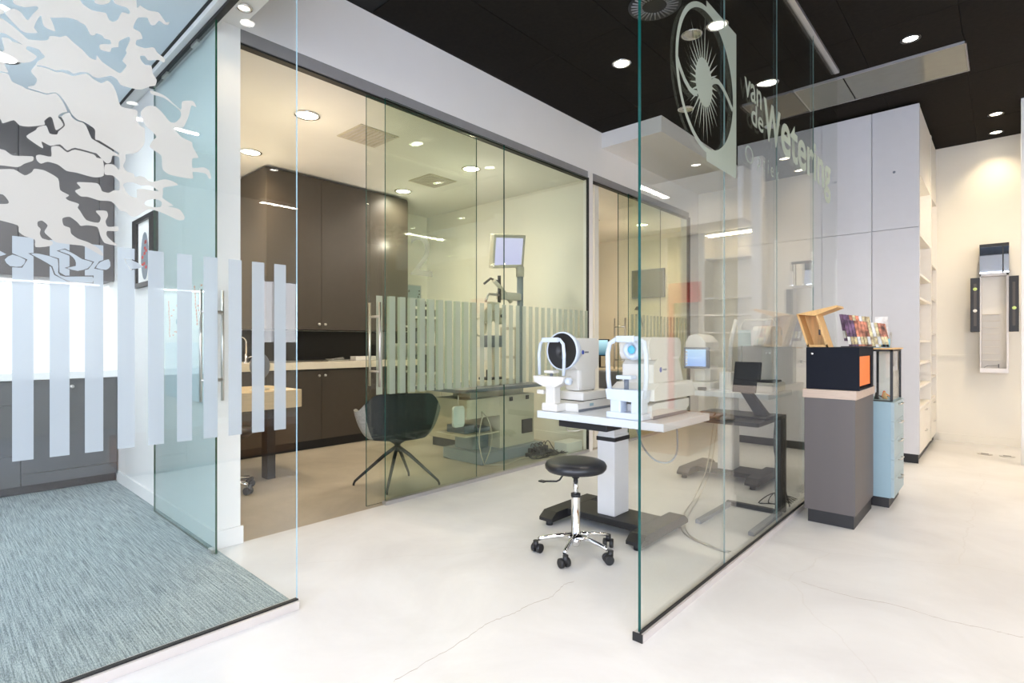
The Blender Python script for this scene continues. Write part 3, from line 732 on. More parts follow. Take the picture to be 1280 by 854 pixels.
text_film('de', 3.115, 3.318, 2.360, 0.082, 'frost_green', rg, FX, 0.012, probe='x')
text_film('W', 3.322, 3.645, 2.345, 0.235, 'frost_green', rg, FX, 0.03, probe='W')
text_film('etering', 3.655, 4.960, 2.345, 0.20, 'frost_green', rg, FX, 0.02, probe='x')
text_film('O', 3.018, 3.148, 2.132, 0.095, 'frost_green', rg, FX, -0.012, probe='O')
for ch, a, bq in (('p', 3.215, 3.265), ('t', 3.315, 3.345), ('i', 3.40, 3.412), ('e', 3.455, 3.505), ('k', 3.56, 3.61)):
    text_film(ch, a, bq, 2.150, 0.055, 'frost_green', rg, FX, -0.012, probe='x')

# ------------------------------------------------------------------ ceiling lamps
def downlight(loc, label, r=0.062, on=True, power=60, col=NEUT, lens='lamp', size=112, group=None, cat='ceiling light'):
    opal = r > 0.08
    t = thing('downlight', label, cat, loc, group)
    x, y, z = loc
    b = BM(); lathe(b, [(r, 0.0), (r + 0.014, 0.0), (r + 0.016, -0.005), (r + 0.002, -0.008), (r - 0.004, -0.003), (r - 0.004, 0.0)], loc, 32)
    obj('trim_ring', b, 'chrome' if (r > 0.055 or r < 0.04) else 'black', t)
    if on:
        b = BM(); lathe(b, [(r - 0.002, -0.001), (r * 0.5, -0.0035), (0, -0.004)], loc, 24)
        obj('lens', b, lens, t)
        if opal:
            l = bpy.data.lights.new('lamp', 'POINT'); l.energy = power * 0.22; l.color = col; l.shadow_soft_size = 0.0  # added unseen fill light, floating below the fitting to brighten the ceiling
            o = bpy.data.objects.new('lamp', l); COL.objects.link(o); o.location = (x, y, z - 0.6); o.parent = t
            o.matrix_parent_inverse = Matrix.Translation(t.location).inverted()
            spot('lamp', (x, y, z - 0.03), power * 1.75, col, math.radians(165), 1.0, 0.05, t)
        else:
            spot('lamp', (x, y, z - 0.025), power, col, math.radians(size), 1.0, 0.05, t)
    else:
        b = BM(); lathe(b, [(r, -0.007), (r * 0.8, -0.003), (r * 0.45, -0.001), (0, -0.0008)], loc, 24)
        obj('reflector', b, 'chrome', t)
    return t
P0 = 36
downlight((-2.318, 3.887, CZ - 0.002), 'lit downlight in the black ceiling nearest the white bulkhead wall', power=P0 * 1.5)
downlight((-1.527, 3.880, CZ - 0.002), 'lit downlight seen through the glass above the logo square', power=P0 * 1.6)
downlight((-1.715, 3.870, CZ - 0.002), 'unlit silver downlight seen inside the logo ring, upper one', on=False)
downlight((-2.307, 5.065, CZ - 0.002), 'unlit silver downlight by the lower left of the logo ring', on=False)
downlight((-1.528, 5.046, CZ - 0.002), 'lit downlight seen through the glass above the lettering', power=P0 * 1.6)
downlight((-1.813, 6.068, CZ - 0.002), 'unlit silver downlight seen behind the big letter W', on=False)
downlight((-0.524, 5.025, CZ - 0.002), 'lit downlight in the black ceiling in front of the glossy panel', r=0.05, power=P0 * 1.1)
downlight((-0.065, 7.25, CZ - 0.002), 'front one of the two lit downlights near the far wall', r=0.05, power=85, col=WARM, lens='lamp_warm')
downlight((-0.071, 7.884, CZ - 0.002), 'rear one of the two lit downlights, closest to the far wall', r=0.05, power=30, col=WARM, lens='lamp_warm')
# lamps of the shop floor, right of and behind the camera (they light the floor and show in the glass)
for (x, y, c_) in ((0.5, 0.4, NEUT), (0.5, 2.6, NEUT), (-0.55, 1.6, NEUT), (1.6, 1.4, NEUT), (2.6, 3.2, NEUT), (1.2, 5.0, WARM), (2.6, 5.6, WARM), (0.85, 6.75, WARM), (2.2, 6.7, WARM), (-1.5, 0.6, NEUT), (-1.2, -1.2, NEUT), (1.4, -1.2, NEUT)):
    downlight((x, y, CZ - 0.002), 'lit black rimmed downlight over the shop floor behind or right of the camera', r=0.05, power=P0 * (1.9 if (c_ is WARM) else 1.15), col=c_, group='shop floor downlights outside the frame')

downlight((-4.093, 2.097, RZ - 0.001), 'large round lamp in the examination room ceiling, nearest the open doorway', r=0.085, power=36, col=WARM, lens='lamp_warm')
downlight((-5.282, 2.142, RZ - 0.001), 'round lamp in the examination room ceiling near the corner of the tall brown cupboards', r=0.085, power=30, col=WARM, lens='lamp_warm')
downlight((-4.098, 3.887, RZ - 0.001), 'round lamp seen through the green glass in front of the rear wall', r=0.085, power=28, col=NEUT, lens='lamp_warm')
downlight((-5.304, 3.919, RZ - 0.001), 'round lamp beside the right end of the tall brown cupboards', r=0.085, power=28, col=NEUT, lens='lamp_warm')
downlight((-4.108, 7.499, RZ - 0.001), 'round lamp in the ceiling of the back room', r=0.085, power=30, col=WARM, lens='lamp_warm')
downlight((-4.4, 5.95, RZ - 0.001), 'round lamp in the back room hidden behind the post', r=0.085, power=30, col=WARM, lens='lamp_warm')
downlight((-3.03, 1.195, 2.950), 'small lamp in the beam above the sliding door', r=0.030, power=8, col=WARM, lens='lamp_warm')
downlight((-4.625, 0.36, 2.928), 'round lamp in the pale ceiling of the carpeted room behind the film', r=0.085, power=18, col=COOL)
downlight((-3.6, -0.9, 2.928), 'round lamp of the carpeted room, out of frame to the left', r=0.085, power=36, col=COOL)
downlight((-3.3, 0.2, 2.928), 'round lamp of the carpeted room, hidden by the film', r=0.085, power=18, col=COOL)

def linear(loc, L, label, power=26):
    t = thing('linear_pendant', label, 'ceiling light', loc)
    x, y, z = loc
    sbox('housing', 'alu', (x - 0.03, x + 0.03, y - L / 2, y + L / 2, z, z + 0.05), t, 0.003)
    sbox('diffuser', 'lamp', (x - 0.025, x + 0.025, y - L / 2 + .01, y + L / 2 - .01, z - 0.004, z), t)
    for yy in (-L / 2 + 0.1, L / 2 - 0.1): stube('wire', 'black', [(x, y + yy, z + 0.05), (x, y + yy, CZ)], 0.002, t, 6)
    l = bpy.data.lights.new('lamp', 'AREA'); l.shape = 'RECTANGLE'; l.size = 0.05; l.size_y = L; l.energy = power; l.color = NEUT
    o = bpy.data.objects.new('lamp', l); COL.objects.link(o); o.location = (x, y, z - 0.006); o.parent = t
    o.matrix_parent_inverse = Matrix.Translation(t.location).inverted()
linear((2.9, 3.6, 3.05), 0.9, 'linear pendant over the shop floor, right of the camera')
linear((1.2, 6.2, 3.05), 0.9, 'linear pendant over the shop floor, farther back')
linear((0.9, 1.3, 3.05), 0.9, 'linear pendant over the shop floor, just right of the camera')
linear((-0.9, -0.7, 3.05), 0.9, 'linear pendant over the shop floor, behind the camera')

# ceiling fittings
t = thing('ceiling_vent', 'black round slotted air diffuser in the black ceiling above the logo', 'air vent', (-1.75, 3.36, CZ))
b = BM(); lathe(b, [(0.17, -0.002), (0.175, -0.008), (0.06, -0.010), (0, -0.010)], (-1.75, 3.36, CZ), 40); obj('plate', b, 'black', t)
for k in range(28):
    a = 2 * PI * k / 28; c, s = math.cos(a), math.sin(a)
    b = BM(); tube(b, [(-1.75 + 0.08 * c, 3.36 + 0.08 * s, CZ - 0.013), (-1.75 + 0.155 * c, 3.36 + 0.155 * s, CZ - 0.011)], 0.005, 6)
    obj('slot', b, 'track', t)
t = thing('ceiling_panel', 'long glossy dark glass panel flat under the black ceiling', 'ceiling panel', (-0.8, 5.6, CZ))
sbox('panel', 'tvglass', (-1.02, -0.225, 5.34, 5.89, CZ - 0.022, CZ - 0.004), t, 0.002)
sbox('panel', 'tvglass', (-1.40, -1.03, 5.34, 5.89, CZ - 0.022, CZ - 0.004), t, 0.002)
boxes('frame', 'track', [(-1.41, -0.215, 5.33, 5.34, CZ - 0.024, CZ - 0.003), (-1.41, -0.215, 5.89, 5.90, CZ - 0.024, CZ - 0.003), (-0.225, -0.215, 5.33, 5.9, CZ - 0.024, CZ - 0.003), (-1.41, -1.40, 5.33, 5.9, CZ - 0.024, CZ - 0.003)], t)
for (x, y, lab) in ((-4.113, 2.665, 'square slotted vent in the examination room ceiling, nearer one'), (-4.719, 3.888, 'square slotted vent in the examination room ceiling, between the two rear lamps'), (-4.6, 6.6, 'square vent in the back room ceiling')):
    t = thing('ceiling_vent', lab, 'air vent', (x, y, RZ))
    s = 0.19
    sbox('frame', 'beige', (x - s, x + s, y - s, y + s, RZ - 0.008, RZ), t, 0.002)
    for k in range(9):
        yy = y - s + 0.03 + k * (2 * s - 0.06) / 8
        sbox('slat', 'alu_pale', (x - s + 0.02, x + s - 0.02, yy - 0.007, yy + 0.007, RZ - 0.013, RZ - 0.006), t)

# ------------------------------------------------------------------ meeting room furniture
def knob(b, x, y, z, r=0.014, axis='X'):
    lathe(b, [(0, 0.0), (0.006, 0.0), (0.006, 0.012), (r, 0.014), (r, 0.024), (r * .7, 0.028), (0, 0.028)], (x, y, z), 16, axis)

ys_ = [-0.95, -0.45, 0.035, 0.533, 1.125]
for i, (a, bq) in enumerate(zip(ys_[:-1], ys_[1:])):
    place = ['leftmost, out of frame', 'second from the left, mostly out of frame', 'at the left edge of the frame', 'in the corner by the white wall'][i]
    t = thing('base_cabinet', 'slate grey base cabinet of the carpeted room, ' + place, 'cabinet', (-5.6, a, 0))
    sbox('body', 'slate', (-5.98, -5.40, a + 0.001, bq - 0.001, 0.10, 0.865), t)
    sbox('plinth', 'kick', (-5.9, -5.44, a, bq, 0.014, 0.10), t)
    if i != 2:
        f = sbox('door', 'slate', (-5.40, -5.38, a + 0.003, bq - 0.003, 0.172, 0.862), t, 0.001)
        b = BM(); knob(b, -5.38, a + (bq - a) * 0.5, 0.807); o = obj('knob', b, 'steel', f)
        sbox('toe_drawer', 'slate', (-5.40, -5.38, a + 0.003, bq - 0.003, 0.085, 0.168), t, 0.001)
    else:
        for z0, z1 in ((0.085, 0.31), (0.314, 0.684), (0.688, 0.862)):
            f = sbox('drawer', 'slate', (-5.40, -5.38, a + 0.003, bq - 0.003, z0, z1), t, 0.001)
            b = BM(); knob(b, -5.38, (a + bq) / 2, z1 - 0.055); obj('knob', b, 'steel', f)
tag(sbox('worktop', 'wtopw', (-5.99, -5.365, -0.95, 1.126, 0.868, 0.921), None, 0.002), 'long white worktop on the slate grey base cabinets of the carpeted room', 'worktop')
ys_ = [-0.95, -0.46, 0.036, 0.532, 1.025, 1.126]
for i, (a, bq) in enumerate(zip(ys_[:-1], ys_[1:])):
    place = ['leftmost, out of frame', 'second from the left, out of frame', 'at the left edge of the frame', 'second from the white wall', 'narrow filler against the white wall'][i]
    t = thing('wall_cabinet', 'grey wall cabinet seen through the film, ' + place, 'cabinet', (-5.7, a, 1.66))
    sbox('body', 'greycab', (-5.98, -5.52, a + 0.001, bq - 0.001, 1.66, 2.90), t)
    sbox('door', 'greycab', (-5.52, -5.50, a + 0.002, bq - 0.002, 1.655, 2.905), t, 0.001)
lt = thing('under_cabinet_light', 'bright light strip under the wall cabinets', 'light strip', (-5.7, 0.3, 1.65))
sbox('diffuser', 'led', (-5.93, -5.88, -0.93, 1.10, 1.646, 1.655), lt)
al = bpy.data.lights.new('strip_lamp', 'AREA'); al.shape = 'RECTANGLE'; al.size = 0.05; al.size_y = 2.0; al.energy = 6; al.color = COOL
ao = bpy.data.objects.new('strip_lamp', al); COL.objects.link(ao); ao.location = (-5.75, 0.1, 1.64); ao.parent = lt; ao.matrix_parent_inverse = Matrix.Translation(lt.location).inverted()
tag(sbox('splashback', 'wtopw', (-5.998, -5.99, -0.95, 1.12, 0.922, 1.655), None), 'white splashback panel over the white worktop', 'splashback')

# picture and charts on the divider wall
t = thing('framed_picture', 'black framed abstract picture with a grey oval, on the white wall', 'picture', (-4.6, 1.12, 1.5))
x0, x1, z0, z1 = -4.83, -4.30, 1.55, 2.05
sbox('mat_board', 'paper', (x0 + 0.02, x1 - 0.02, 1.115, 1.122, z0 + 0.02, z1 - 0.02), t)
boxes('frame', 'black', [(x0, x1, 1.098, 1.129, z1 - 0.03, z1), (x0, x1, 1.098, 1.129, z0, z0 + 0.03), (x0, x0 + 0.10, 1.098, 1.129, z0 + 0.03, z1 - 0.03), (x1 - 0.10, x1, 1.098, 1.129, z0 + 0.03, z1 - 0.03)], t)
b = BM(); prism(b, [(-4.56 + 0.09 * math.cos(a * PI / 16), 1.77 + 0.17 * math.sin(a * PI / 16)) for a in range(32)], 1.112, 1.115, 'XZ'); obj('oval_print', b, 'polegrey', t)
b = BM()
rnd = random.Random(5)
for k in range(9):
    x = -4.56 + rnd.uniform(-0.05, 0.05); z = 1.77 + rnd.uniform(-0.11, 0.11)
    tri_box(b, x - 0.02, x + 0.02, 1.110, 1.112, z - 0.01, z + 0.01)
obj('red_marks', b, 'red', t)
for (x0, x1, z0, z1, lab) in ((-4.105, -3.845, 1.165, 1.45, 'white anatomical chart with orange marks, farther from the door handle'), (-3.62, -3.36, 1.22, 1.515, 'white anatomical chart with orange marks, closer to the door handle')):
    t = thing('wall_chart', lab, 'poster', (x0, 1.12, z0))
    sbox('sheet', 'paper', (x0, x1, 1.122, 1.129, z0, z1), t)
    b = BM(); rnd = random.Random(int(x0 * 100))
    zz = z1 - 0.03; xx = x0 + 0.06
    while zz > z0 + 0.03:
        tri_box(b, xx - 0.006, xx + 0.006, 1.120, 1.122, zz - 0.015, zz); zz -= 0.02; xx += rnd.uniform(-0.004, 0.010)
    for k in range(6):
        x = rnd.uniform(x0 + 0.1, x1 - 0.03); z = rnd.uniform(z0 + 0.03, z1 - 0.03); tri_box(b, x - 0.01, x + 0.01, 1.120, 1.122, z - 0.004, z + 0.004)
    obj('orange_print', b, 'orange', t)
    b = BM(); tri_box(b, x1 - 0.05, x1 - 0.02, 1.120, 1.122, z0 + 0.10, z0 + 0.13); obj('blue_print', b, 'scr_blue' if False else 'bluecab', t)
tag(sbox('stripe_panel', 'ceil_blue', (-4.11, -3.34, 1.119, 1.129, 0.80, 1.15), None, 0.002), 'pale blue panel standing in for frosted stripes, below the charts', 'panel')  # plain panel added in place of the pale frosted stripes of the door glass

# ------------------------------------------------------------------ exam room furniture
cab_y = [2.385, 2.982, 3.585, 4.137]
for i, (a, bq) in enumerate(zip(cab_y[:-1], cab_y[1:])):
    pl = ['left one, at the corner', 'middle one', 'right one, behind the glass'][i]
    t = thing('tall_wall_cabinet', 'tall brown upper cupboard, ' + pl, 'cabinet', (-5.8, a, 1.3))
    sbox('body', 'brown', (-6.17, -5.52, a, bq - 0.0005, 1.29, 2.925), t)
    f = sbox('door', 'brown', (-5.52, -5.50, a + 0.002, bq - 0.002, 1.285, 2.90), t, 0.001)
    ky = (bq - 0.035) if i == 0 else (a + 0.035 if i == 1 else bq - 0.035)
    b = BM(); knob(b, -5.50, ky, 1.345); obj('knob', b, 'steel', f)
base_y = [1.262, 1.82, 2.385, 2.982, 3.585, 4.137]
for i, (a, bq) in enumerate(zip(base_y[:-1], base_y[1:])):
    pl = ['against the dividing wall', 'below the tap', 'below the left tall cupboard', 'below the middle tall cupboard', 'below the right tall cupboard'][i]
    t = thing('base_cabinet', 'brown base cupboard of the examination room, ' + pl, 'cabinet', (-5.8, a, 0))
    sbox('body', 'brown', (-6.17, -5.52, a, bq - 0.0005, 0.11, 0.86), t)
    sbox('plinth', 'kick', (-6.1, -5.545, a, bq, 0.0, 0.11), t)
    f = sbox('door', 'brown', (-5.52, -5.50, a + 0.002, bq - 0.002, 0.10, 0.845), t, 0.001)
    ky = (bq - 0.035) if i % 2 == 0 else (a + 0.035)
    b = BM(); knob(b, -5.50, ky, 0.79); obj('knob', b, 'steel', f)
tag(sbox('worktop', 'wtop', (-6.18, -5.475, 1.262, 4.30, 0.862, 0.935), None, 0.002), 'cream worktop under the tall brown cupboards of the examination room', 'worktop')
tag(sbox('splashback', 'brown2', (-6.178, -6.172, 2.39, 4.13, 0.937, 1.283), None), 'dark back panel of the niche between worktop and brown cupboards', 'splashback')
t = thing('tap', 'curved chrome tap on the cream worktop', 'tap', (-5.85, 2.33, 0.935))
b = BM(); lathe(b, [(0.028, 0), (0.028, 0.01), (0.014, 0.02), (0.014, 0.09), (0.009, 0.095), (0, 0.095)], (-5.85, 2.33, 0.935), 20); obj('tap_body', b, 'chrome', t)
stube('spout', 'chrome', [(-5.85, 2.33, 1.02), (-5.85, 2.33, 1.15)] + [(-5.85 + 0.0, 2.33 - 0.06 + 0.06 * math.cos(k * PI / 8), 1.15 + 0.06 * math.sin(k * PI / 8)) for k in range(1, 9)] + [(-5.85, 2.21, 1.12)], 0.008, t)
stube('lever', 'chrome', [(-5.85, 2.345, 0.99), (-5.82, 2.40, 1.01)], 0.006, t)
t = thing('instrument_tray', 'small steel tray with instruments at the right part of the cream worktop', 'tray', (-5.7, 3.25, 0.936))
sbox('tray', 'steel', (-5.75, -5.60, 3.12, 3.38, 0.936, 0.950), t, 0.003)
for k in range(5): stube('instrument', 'chrome', [(-5.72 + 0.02 * k, 3.15, 0.958), (-5.71 + 0.02 * k, 3.33, 0.966 + 0.01 * (k % 2))], 0.006, t, 8)
t = thing('glove_box', 'white carton of gloves on the cream worktop beside the steel tray', 'box', (-5.7, 3.6, 0.936))
sbox('carton', 'paper', (-5.78, -5.66, 3.50, 3.78, 0.936, 0.985), t, 0.003); sbox('opening', 'devgrey', (-5.74, -5.70, 3.57, 3.71, 0.984, 0.987), t)

# oak desk with mirror by the doorway
t = thing('oak_desk', 'light oak topped desk with one black leg behind the doorway', 'desk', (-4.8, 1.8, 0))
b = BM(); prism(b, rrect(-5.15, -4.45, 1.36, 2.25, 0.05), 0.60, 0.745, 'XY'); obj('desk_top', b, 'oakdesk', t)
sbox('leg', 'blackm', (-4.68, -4.57, 1.99, 2.06, 0.0, 0.60), t, 0.003)
sbox('leg', 'blackm', (-5.05, -4.95, 1.45, 1.52, 0.0, 0.60), t, 0.003)
t = thing('table_mirror', 'round dark vanity mirror on the oak desk', 'mirror', (-4.72, 2.0, 0.745))
b = BM(); lathe(b, [(0, 0), (0.07, 0), (0.07, 0.012), (0.02, 0.02), (0, 0.02)], (-4.72, 2.0, 0.7455), 24); obj('foot', b, 'beige', t)
stube('stem', 'beige', [(-4.72, 2.0, 0.76), (-4.74, 2.0, 0.86)], 0.012, t)
b = BM(); lathe(b, [(0, -0.008), (0.095, -0.008), (0.10, 0), (0.095, 0.008), (0, 0.008)], (0, 0, 0), 32, 'X')
o = obj('mirror_disc', b, 'devgrey', t); o.matrix_parent_inverse = Matrix(); o.location = (-0.02, 0, 0.20); o.scale = (1, 0.8, 1.15); o.rotation_euler = (0, 0.15, -0.4)
t = thing('paper_sheets', 'loose papers on the oak desk', 'papers', (-4.6, 2.1, 0.746))
for k, (dx, dy, a) in enumerate(((0, 0, 0.1), (0.03, 0.06, -0.4), (-0.08, -0.14, 0.8))):
    b = BM(); tri_box(b, -4.60 + dx - 0.06, -4.60 + dx + 0.06, 2.10 + dy - 0.05, 2.10 + dy + 0.05, 0.7455 + k * 0.001, 0.7463 + k * 0.001, rot=Matrix.Rotation(a, 3, 'Z')); obj('sheet', b, 'paper', t)

def castor(b, x, y, a, r=0.028):
    c, s = math.cos(a), math.sin(a)
    for d in (-0.018, 0.018):
        # twin wheel, its axis lies across direction a
        cx, cy = x - s * d, y + c * d
        n0 = len(b.verts)
        tube(b, [(cx + s * 0.011, cy - c * 0.011, r), (cx + s * 0.008, cy - c * 0.008, r), (cx - s * 0.008, cy + c * 0.008, r), (cx - s * 0.011, cy + c * 0.011, r)], r, 18, radii=[r * .85, r, r, r * .85])
    tube(b, [(x + c * 0.012, y + s * 0.012, r + 0.005), (x + c * 0.014, y + s * 0.014, r * 2 + 0.018)], 0.015, 10)

t = thing('office_chair', 'swivel chair base with black castors, half hidden behind the white wall end', 'chair', (-4.42, 1.62, 0))
ox, oy = -4.42, 1.60
for k in range(5):
    a = 2 * PI * k / 5 + 0.5; c, s = math.cos(a), math.sin(a)
    stube('base_arm', 'chrome', [(ox, oy, 0.10), (ox + 0.2 * c, oy + 0.2 * s, 0.075)], 0.014, t)
    b = BM(); castor(b, ox + 0.21 * c, oy + 0.21 * s, a); obj('castor', b, 'black', t)
stube('gas_column', 'chrome', [(ox, oy, 0.08), (ox, oy, 0.42)], 0.025, t)
b = BM(); lathe(b, [(0, 0.42), (0.17, 0.42), (0.2, 0.45), (0.19, 0.49), (0, 0.50)], (ox, oy, 0), 32); obj('seat', b, 'leather', t)

# dark shell chair
def shell_chair():
    c0 = Vector((-3.63, 2.625, 0)); fa = math.atan2(0.42, -0.91)   # facing direction
    t = thing('shell_chair', 'dark felt shell armchair on a thin black four star base, behind the striped glass', 'chair', c0)
    F = Vector((math.cos(fa), math.sin(fa), 0)); S = Vector((-F.y, F.x, 0))
    nth, nr = 48, 12
    def surf(ins):
        b = BM(); rows = []
        for j in range(nr + 1):
            q = j / nr; row = []
            for i in range(nth):
                th = 2 * PI * i / nth
                fwd = math.cos(th); sd_ = math.sin(th)
                dg_ = abs(math.degrees(math.atan2(sd_, -fwd)))          # 0 at the middle of the back, 180 in front
                def ss(e0, e1, v):
                    u_ = max(0, min(1, (v - e0) / (e1 - e0))); return u_ * u_ * (3 - 2 * u_)
                rim = 0.765 - 0.012 * (dg_ / 45) ** 2 if dg_ < 38 else 0.757
                rim = rim + (0.615 - rim) * ss(38, 80, dg_)
                rim = rim + (0.43 - rim) * ss(112, 148, dg_)
                zb = 0.375
                if q < 0.4:
                    u = q / 0.4; rad = 0.225 * u; z = zb + 0.012 * u ** 3
                else:
                    u = (q - 0.4) / 0.6; rad = 0.225 + 0.055 * (1 - (1 - u) ** 2) ; z = zb + 0.012 + (rim - zb - 0.012) * (u ** 1.35)
                    rad += 0.055 * u * abs(sd_) ** 2
                rad -= ins * (0 if q == 1 else 1)
                sx_ = 1.0 if fwd > 0 else 0.93
                p = c0 + F * (rad * fwd * sx_ - (0.06 * (z - 0.375) / 0.39 if fwd < 0 else 0)) + S * (rad * sd_ * 1.02) + Vector((0, 0, z + (ins if q < 1 else 0)))
                row.append(b.verts.new(p))
            rows.append(row)
        for j in range(nr):
            for i in range(nth):
                f = b.faces.new((rows[j][i], rows[j][(i + 1) % nth], rows[j + 1][(i + 1) % nth], rows[j + 1][i])); f.smooth = True
                if abs(math.degrees(math.atan2(math.sin(2 * PI * (i + .5) / nth), -math.cos(2 * PI * (i + .5) / nth)))) > 62: f.material_index = 1
        return b
    b = surf(0.0); obj('outer_shell', b, ['chairf', 'chairg'], t)
    b = surf(0.022); obj('inner_upholstery', b, ['chairg', 'chairg'], t)
    b = BM(); lathe(b, [(0, 0.375), (0.10, 0.375), (0.05, 0.345), (0.025, 0.33), (0.025, 0.27), (0, 0.27)], c0, 24); obj('swivel_hub', b, 'blackm', t)
    for (x, y) in ((-3.873, 2.376), (-3.383, 2.854), (-3.452, 2.400), (-3.80, 2.866)):
        d = Vector((x, y, 0)) - c0
        b = BM(); tube(b, [c0 + Vector((0, 0, 0.315)), c0 + d * 0.3 + Vector((0, 0, 0.24)), c0 + d * 0.97 + Vector((0, 0, 0.035)), c0 + d + Vector((0, 0, 0.012)), c0 + d + Vector((0, 0, 0))], 0.012, 8, radii=[0.016, 0.015, 0.010, 0.009, 0.009])
        obj('leg', b, 'blackm', t)
shell_chair()

# refraction unit in the exam room
t = thing('refraction_unit', 'beige ophthalmic refraction unit with dark sliding table top and drawers, behind the striped glass', 'examination unit', (-3.9, 3.9, 0))
sbox('plinth', 'polegrey', (-4.15, -3.60, 3.55, 4.45, 0.0, 0.11), t, 0.01)
sbox('cabinet_body', 'beige', (-4.12, -3.66, 3.86, 4.38, 0.11, 0.62), t, 0.006)
sbox('drawer_block', 'beige', (-4.10, -3.64, 3.40, 3.85, 0.44, 0.62), t, 0.006)
sbox('open_shelf', 'beige', (-4.10, -3.66, 3.40, 3.85, 0.27, 0.285), t, 0.002)
sbox('shelf_post', 'polegrey', (-4.05, -3.80, 3.62, 3.84, 0.11, 0.27), t, 0.004)
boxes('shelf_contents', 'devgrey', [(-4.0, -3.75, 3.47, 3.60, 0.286, 0.36), (-4.0, -3.72, 3.63, 3.78, 0.286, 0.33)], t, 0.004)
b = BM(); prism(b, rrect(-4.30, -3.55, 3.26, 4.42, 0.06), 0.695, 0.725, 'XY'); obj('sliding_top', b, 'devgrey', t)
boxes('top_support', 'beige', [(-4.0, -3.75, 3.55, 4.3, 0.62, 0.695)], t)
boxes('hinge_block', 'black', [(-3.655, -3.645, 3.99, 4.03, 0.565, 0.605), (-3.655, -3.645, 4.24, 4.28, 0.565, 0.605), (-3.66, -3.64, 4.18, 4.33, 0.22, 0.36)], t)
b = BM(); tube(b, [(-3.9, 4.43, 0.05), (-3.9, 4.43, 1.90)], 0.035, 16); obj('column', b, 'polegrey', t)
b = BM(); tube(b, [(-3.9, 4.43, 1.86), (-3.9, 4.43, 1.97)], 0.045, 16); obj('column_head', b, 'beige', t)
boxes('phoropter_arm', 'beige', [(-3.95, -3.87, 4.10, 4.44, 1.60, 1.68)], t, 0.012)
stube('phoropter_arm', 'beige', [(-3.90, 4.28, 1.58), (-3.88, 4.12, 1.70), (-3.86, 3.98, 1.78)], 0.022, t)
stube('arm_knob', 'black', [(-3.88, 4.08, 1.56), (-3.88, 4.08, 1.84)], 0.018, t)
stube('phoropter_arm', 'steel', [(-3.88, 4.08, 1.64), (-3.88, 3.92, 1.64), (-3.88, 3.88, 1.56)], 0.014, t)
stube('phoropter_arm', 'blackm', [(-3.88, 4.06, 1.78), (-3.88, 3.95, 1.80), (-3.88, 3.86, 1.74)], 0.012, t)
b = BM()
for s in (-1, 1):
    lathe(b, [(0, -0.03), (0.075, -0.03), (0.085, -0.02), (0.085, 0.02), (0.07, 0.03), (0, 0.03)], (-3.86, 3.97 + s * 0.09, 1.42), 28, 'X')
tri_box(b, -3.88, -3.84, 3.9, 4.04, 1.48, 1.56)
obj('phoropter_head', b, 'beige', t)
b = BM()
for s in (-1, 1): lathe(b, [(0, 0.0), (0.018, 0.0), (0.018, 0.006), (0, 0.006)], (-3.826, 3.97 + s * 0.09, 1.42), 16, 'X')
obj('lens_aperture', b, 'black', t)
# slit lamp on its top
t = thing('slit_lamp', 'cream slit lamp microscope on the dark sliding table top', 'instrument', (-3.85, 3.95, 0.725))
boxes('base', 'beige', [(-3.98, -3.72, 3.70, 4.15, 0.7255, 0.775)], t, 0.01)
boxes('stage', 'black', [(-3.92, -3.78, 3.82, 4.05, 0.775, 0.80)], t, 0.004)
boxes('column', 'beige', [(-3.88, -3.80, 3.92, 3.99, 0.80, 1.12)], t, 0.008)
boxes('head', 'devgrey', [(-3.93, -3.78, 3.84, 4.06, 1.10, 1.22)], t, 0.02)
boxes('chin_rest', 'beige', [(-3.96, -3.74, 4.18, 4.21, 0.98, 1.01), (-3.96, -3.94, 4.18, 4.21, 0.73, 1.30), (-3.76, -3.74, 4.18, 4.21, 0.73, 1.30), (-3.96, -3.74, 4.18, 4.21, 1.28, 1.31)], t, 0.004)
b = BM(); lathe(b, [(0.085, -0.02), (0.095, 0), (0.085, 0.02), (0.08, 0.0), (0.085, -0.02)], (-3.80, 3.72, 1.30), 28, 'X'); obj('magnifier_ring', b, 'beige', t)
stube('joystick', 'black', [(-3.76, 3.78, 0.78), (-3.75, 3.77, 0.88)], 0.01, t)
# equipment towards the rear of the room
t = thing('rear_side_cabinet', 'low beige cabinet facing the chair, left of the refraction unit', 'cabinet', (-4.5, 4.0, 0))
sbox('body', 'beige', (-4.80, -4.26, 3.90, 4.25, 0.10, 0.50), t, 0.005); sbox('plinth', 'kick', (-4.77, -4.30, 3.93, 4.22, 0, 0.10), t)
boxes('bright_tray', 'bluecab', [(-4.76, -4.32, 3.93, 4.2, 0.50, 0.535)], t)
t = thing('hanging_bag', 'clear plastic bag hanging from the edge of the dark table top', 'bag', (-3.66, 3.3, 0.6))
b = BM(); prism(b, rrect(3.235, 3.365, 0.385, 0.575, 0.03), -3.66, -3.635, 'YZ'); obj('bag_body', b, 'ceil_blue', t)
stube('hook', 'steel', [(-3.648, 3.30, 0.575), (-3.648, 3.30, 0.64), (-3.648, 3.30, 0.70)], 0.005, t)
t = thing('tilted_monitor', 'beige framed monitor with a lilac screen, tilted on a high arm', 'monitor', (-3.9, 4.23, 2.13))
Rt = Matrix.Rotation(math.radians(7), 3, 'X') @ Matrix.Rotation(math.radians(12), 3, 'Y')
C = Vector((-3.9, 4.23, 2.115))
def rbox(name, mt, dx, dy, dz, off=(0, 0, 0), bev=0.0):
    b = BM(); tri_box(b, -dx, dx, -dy, dy, -dz, dz, bev=bev)
    for v in b.verts: v.co = C + Rt @ (v.co + Vector(off))
    return obj(name, b, mt, t)
rbox('housing', 'beige', 0.03, 0.245, 0.175, bev=0.01)
rbox('screen', 'scr_lilac', 0.003, 0.21, 0.14, (0.030, -0.01, 0))
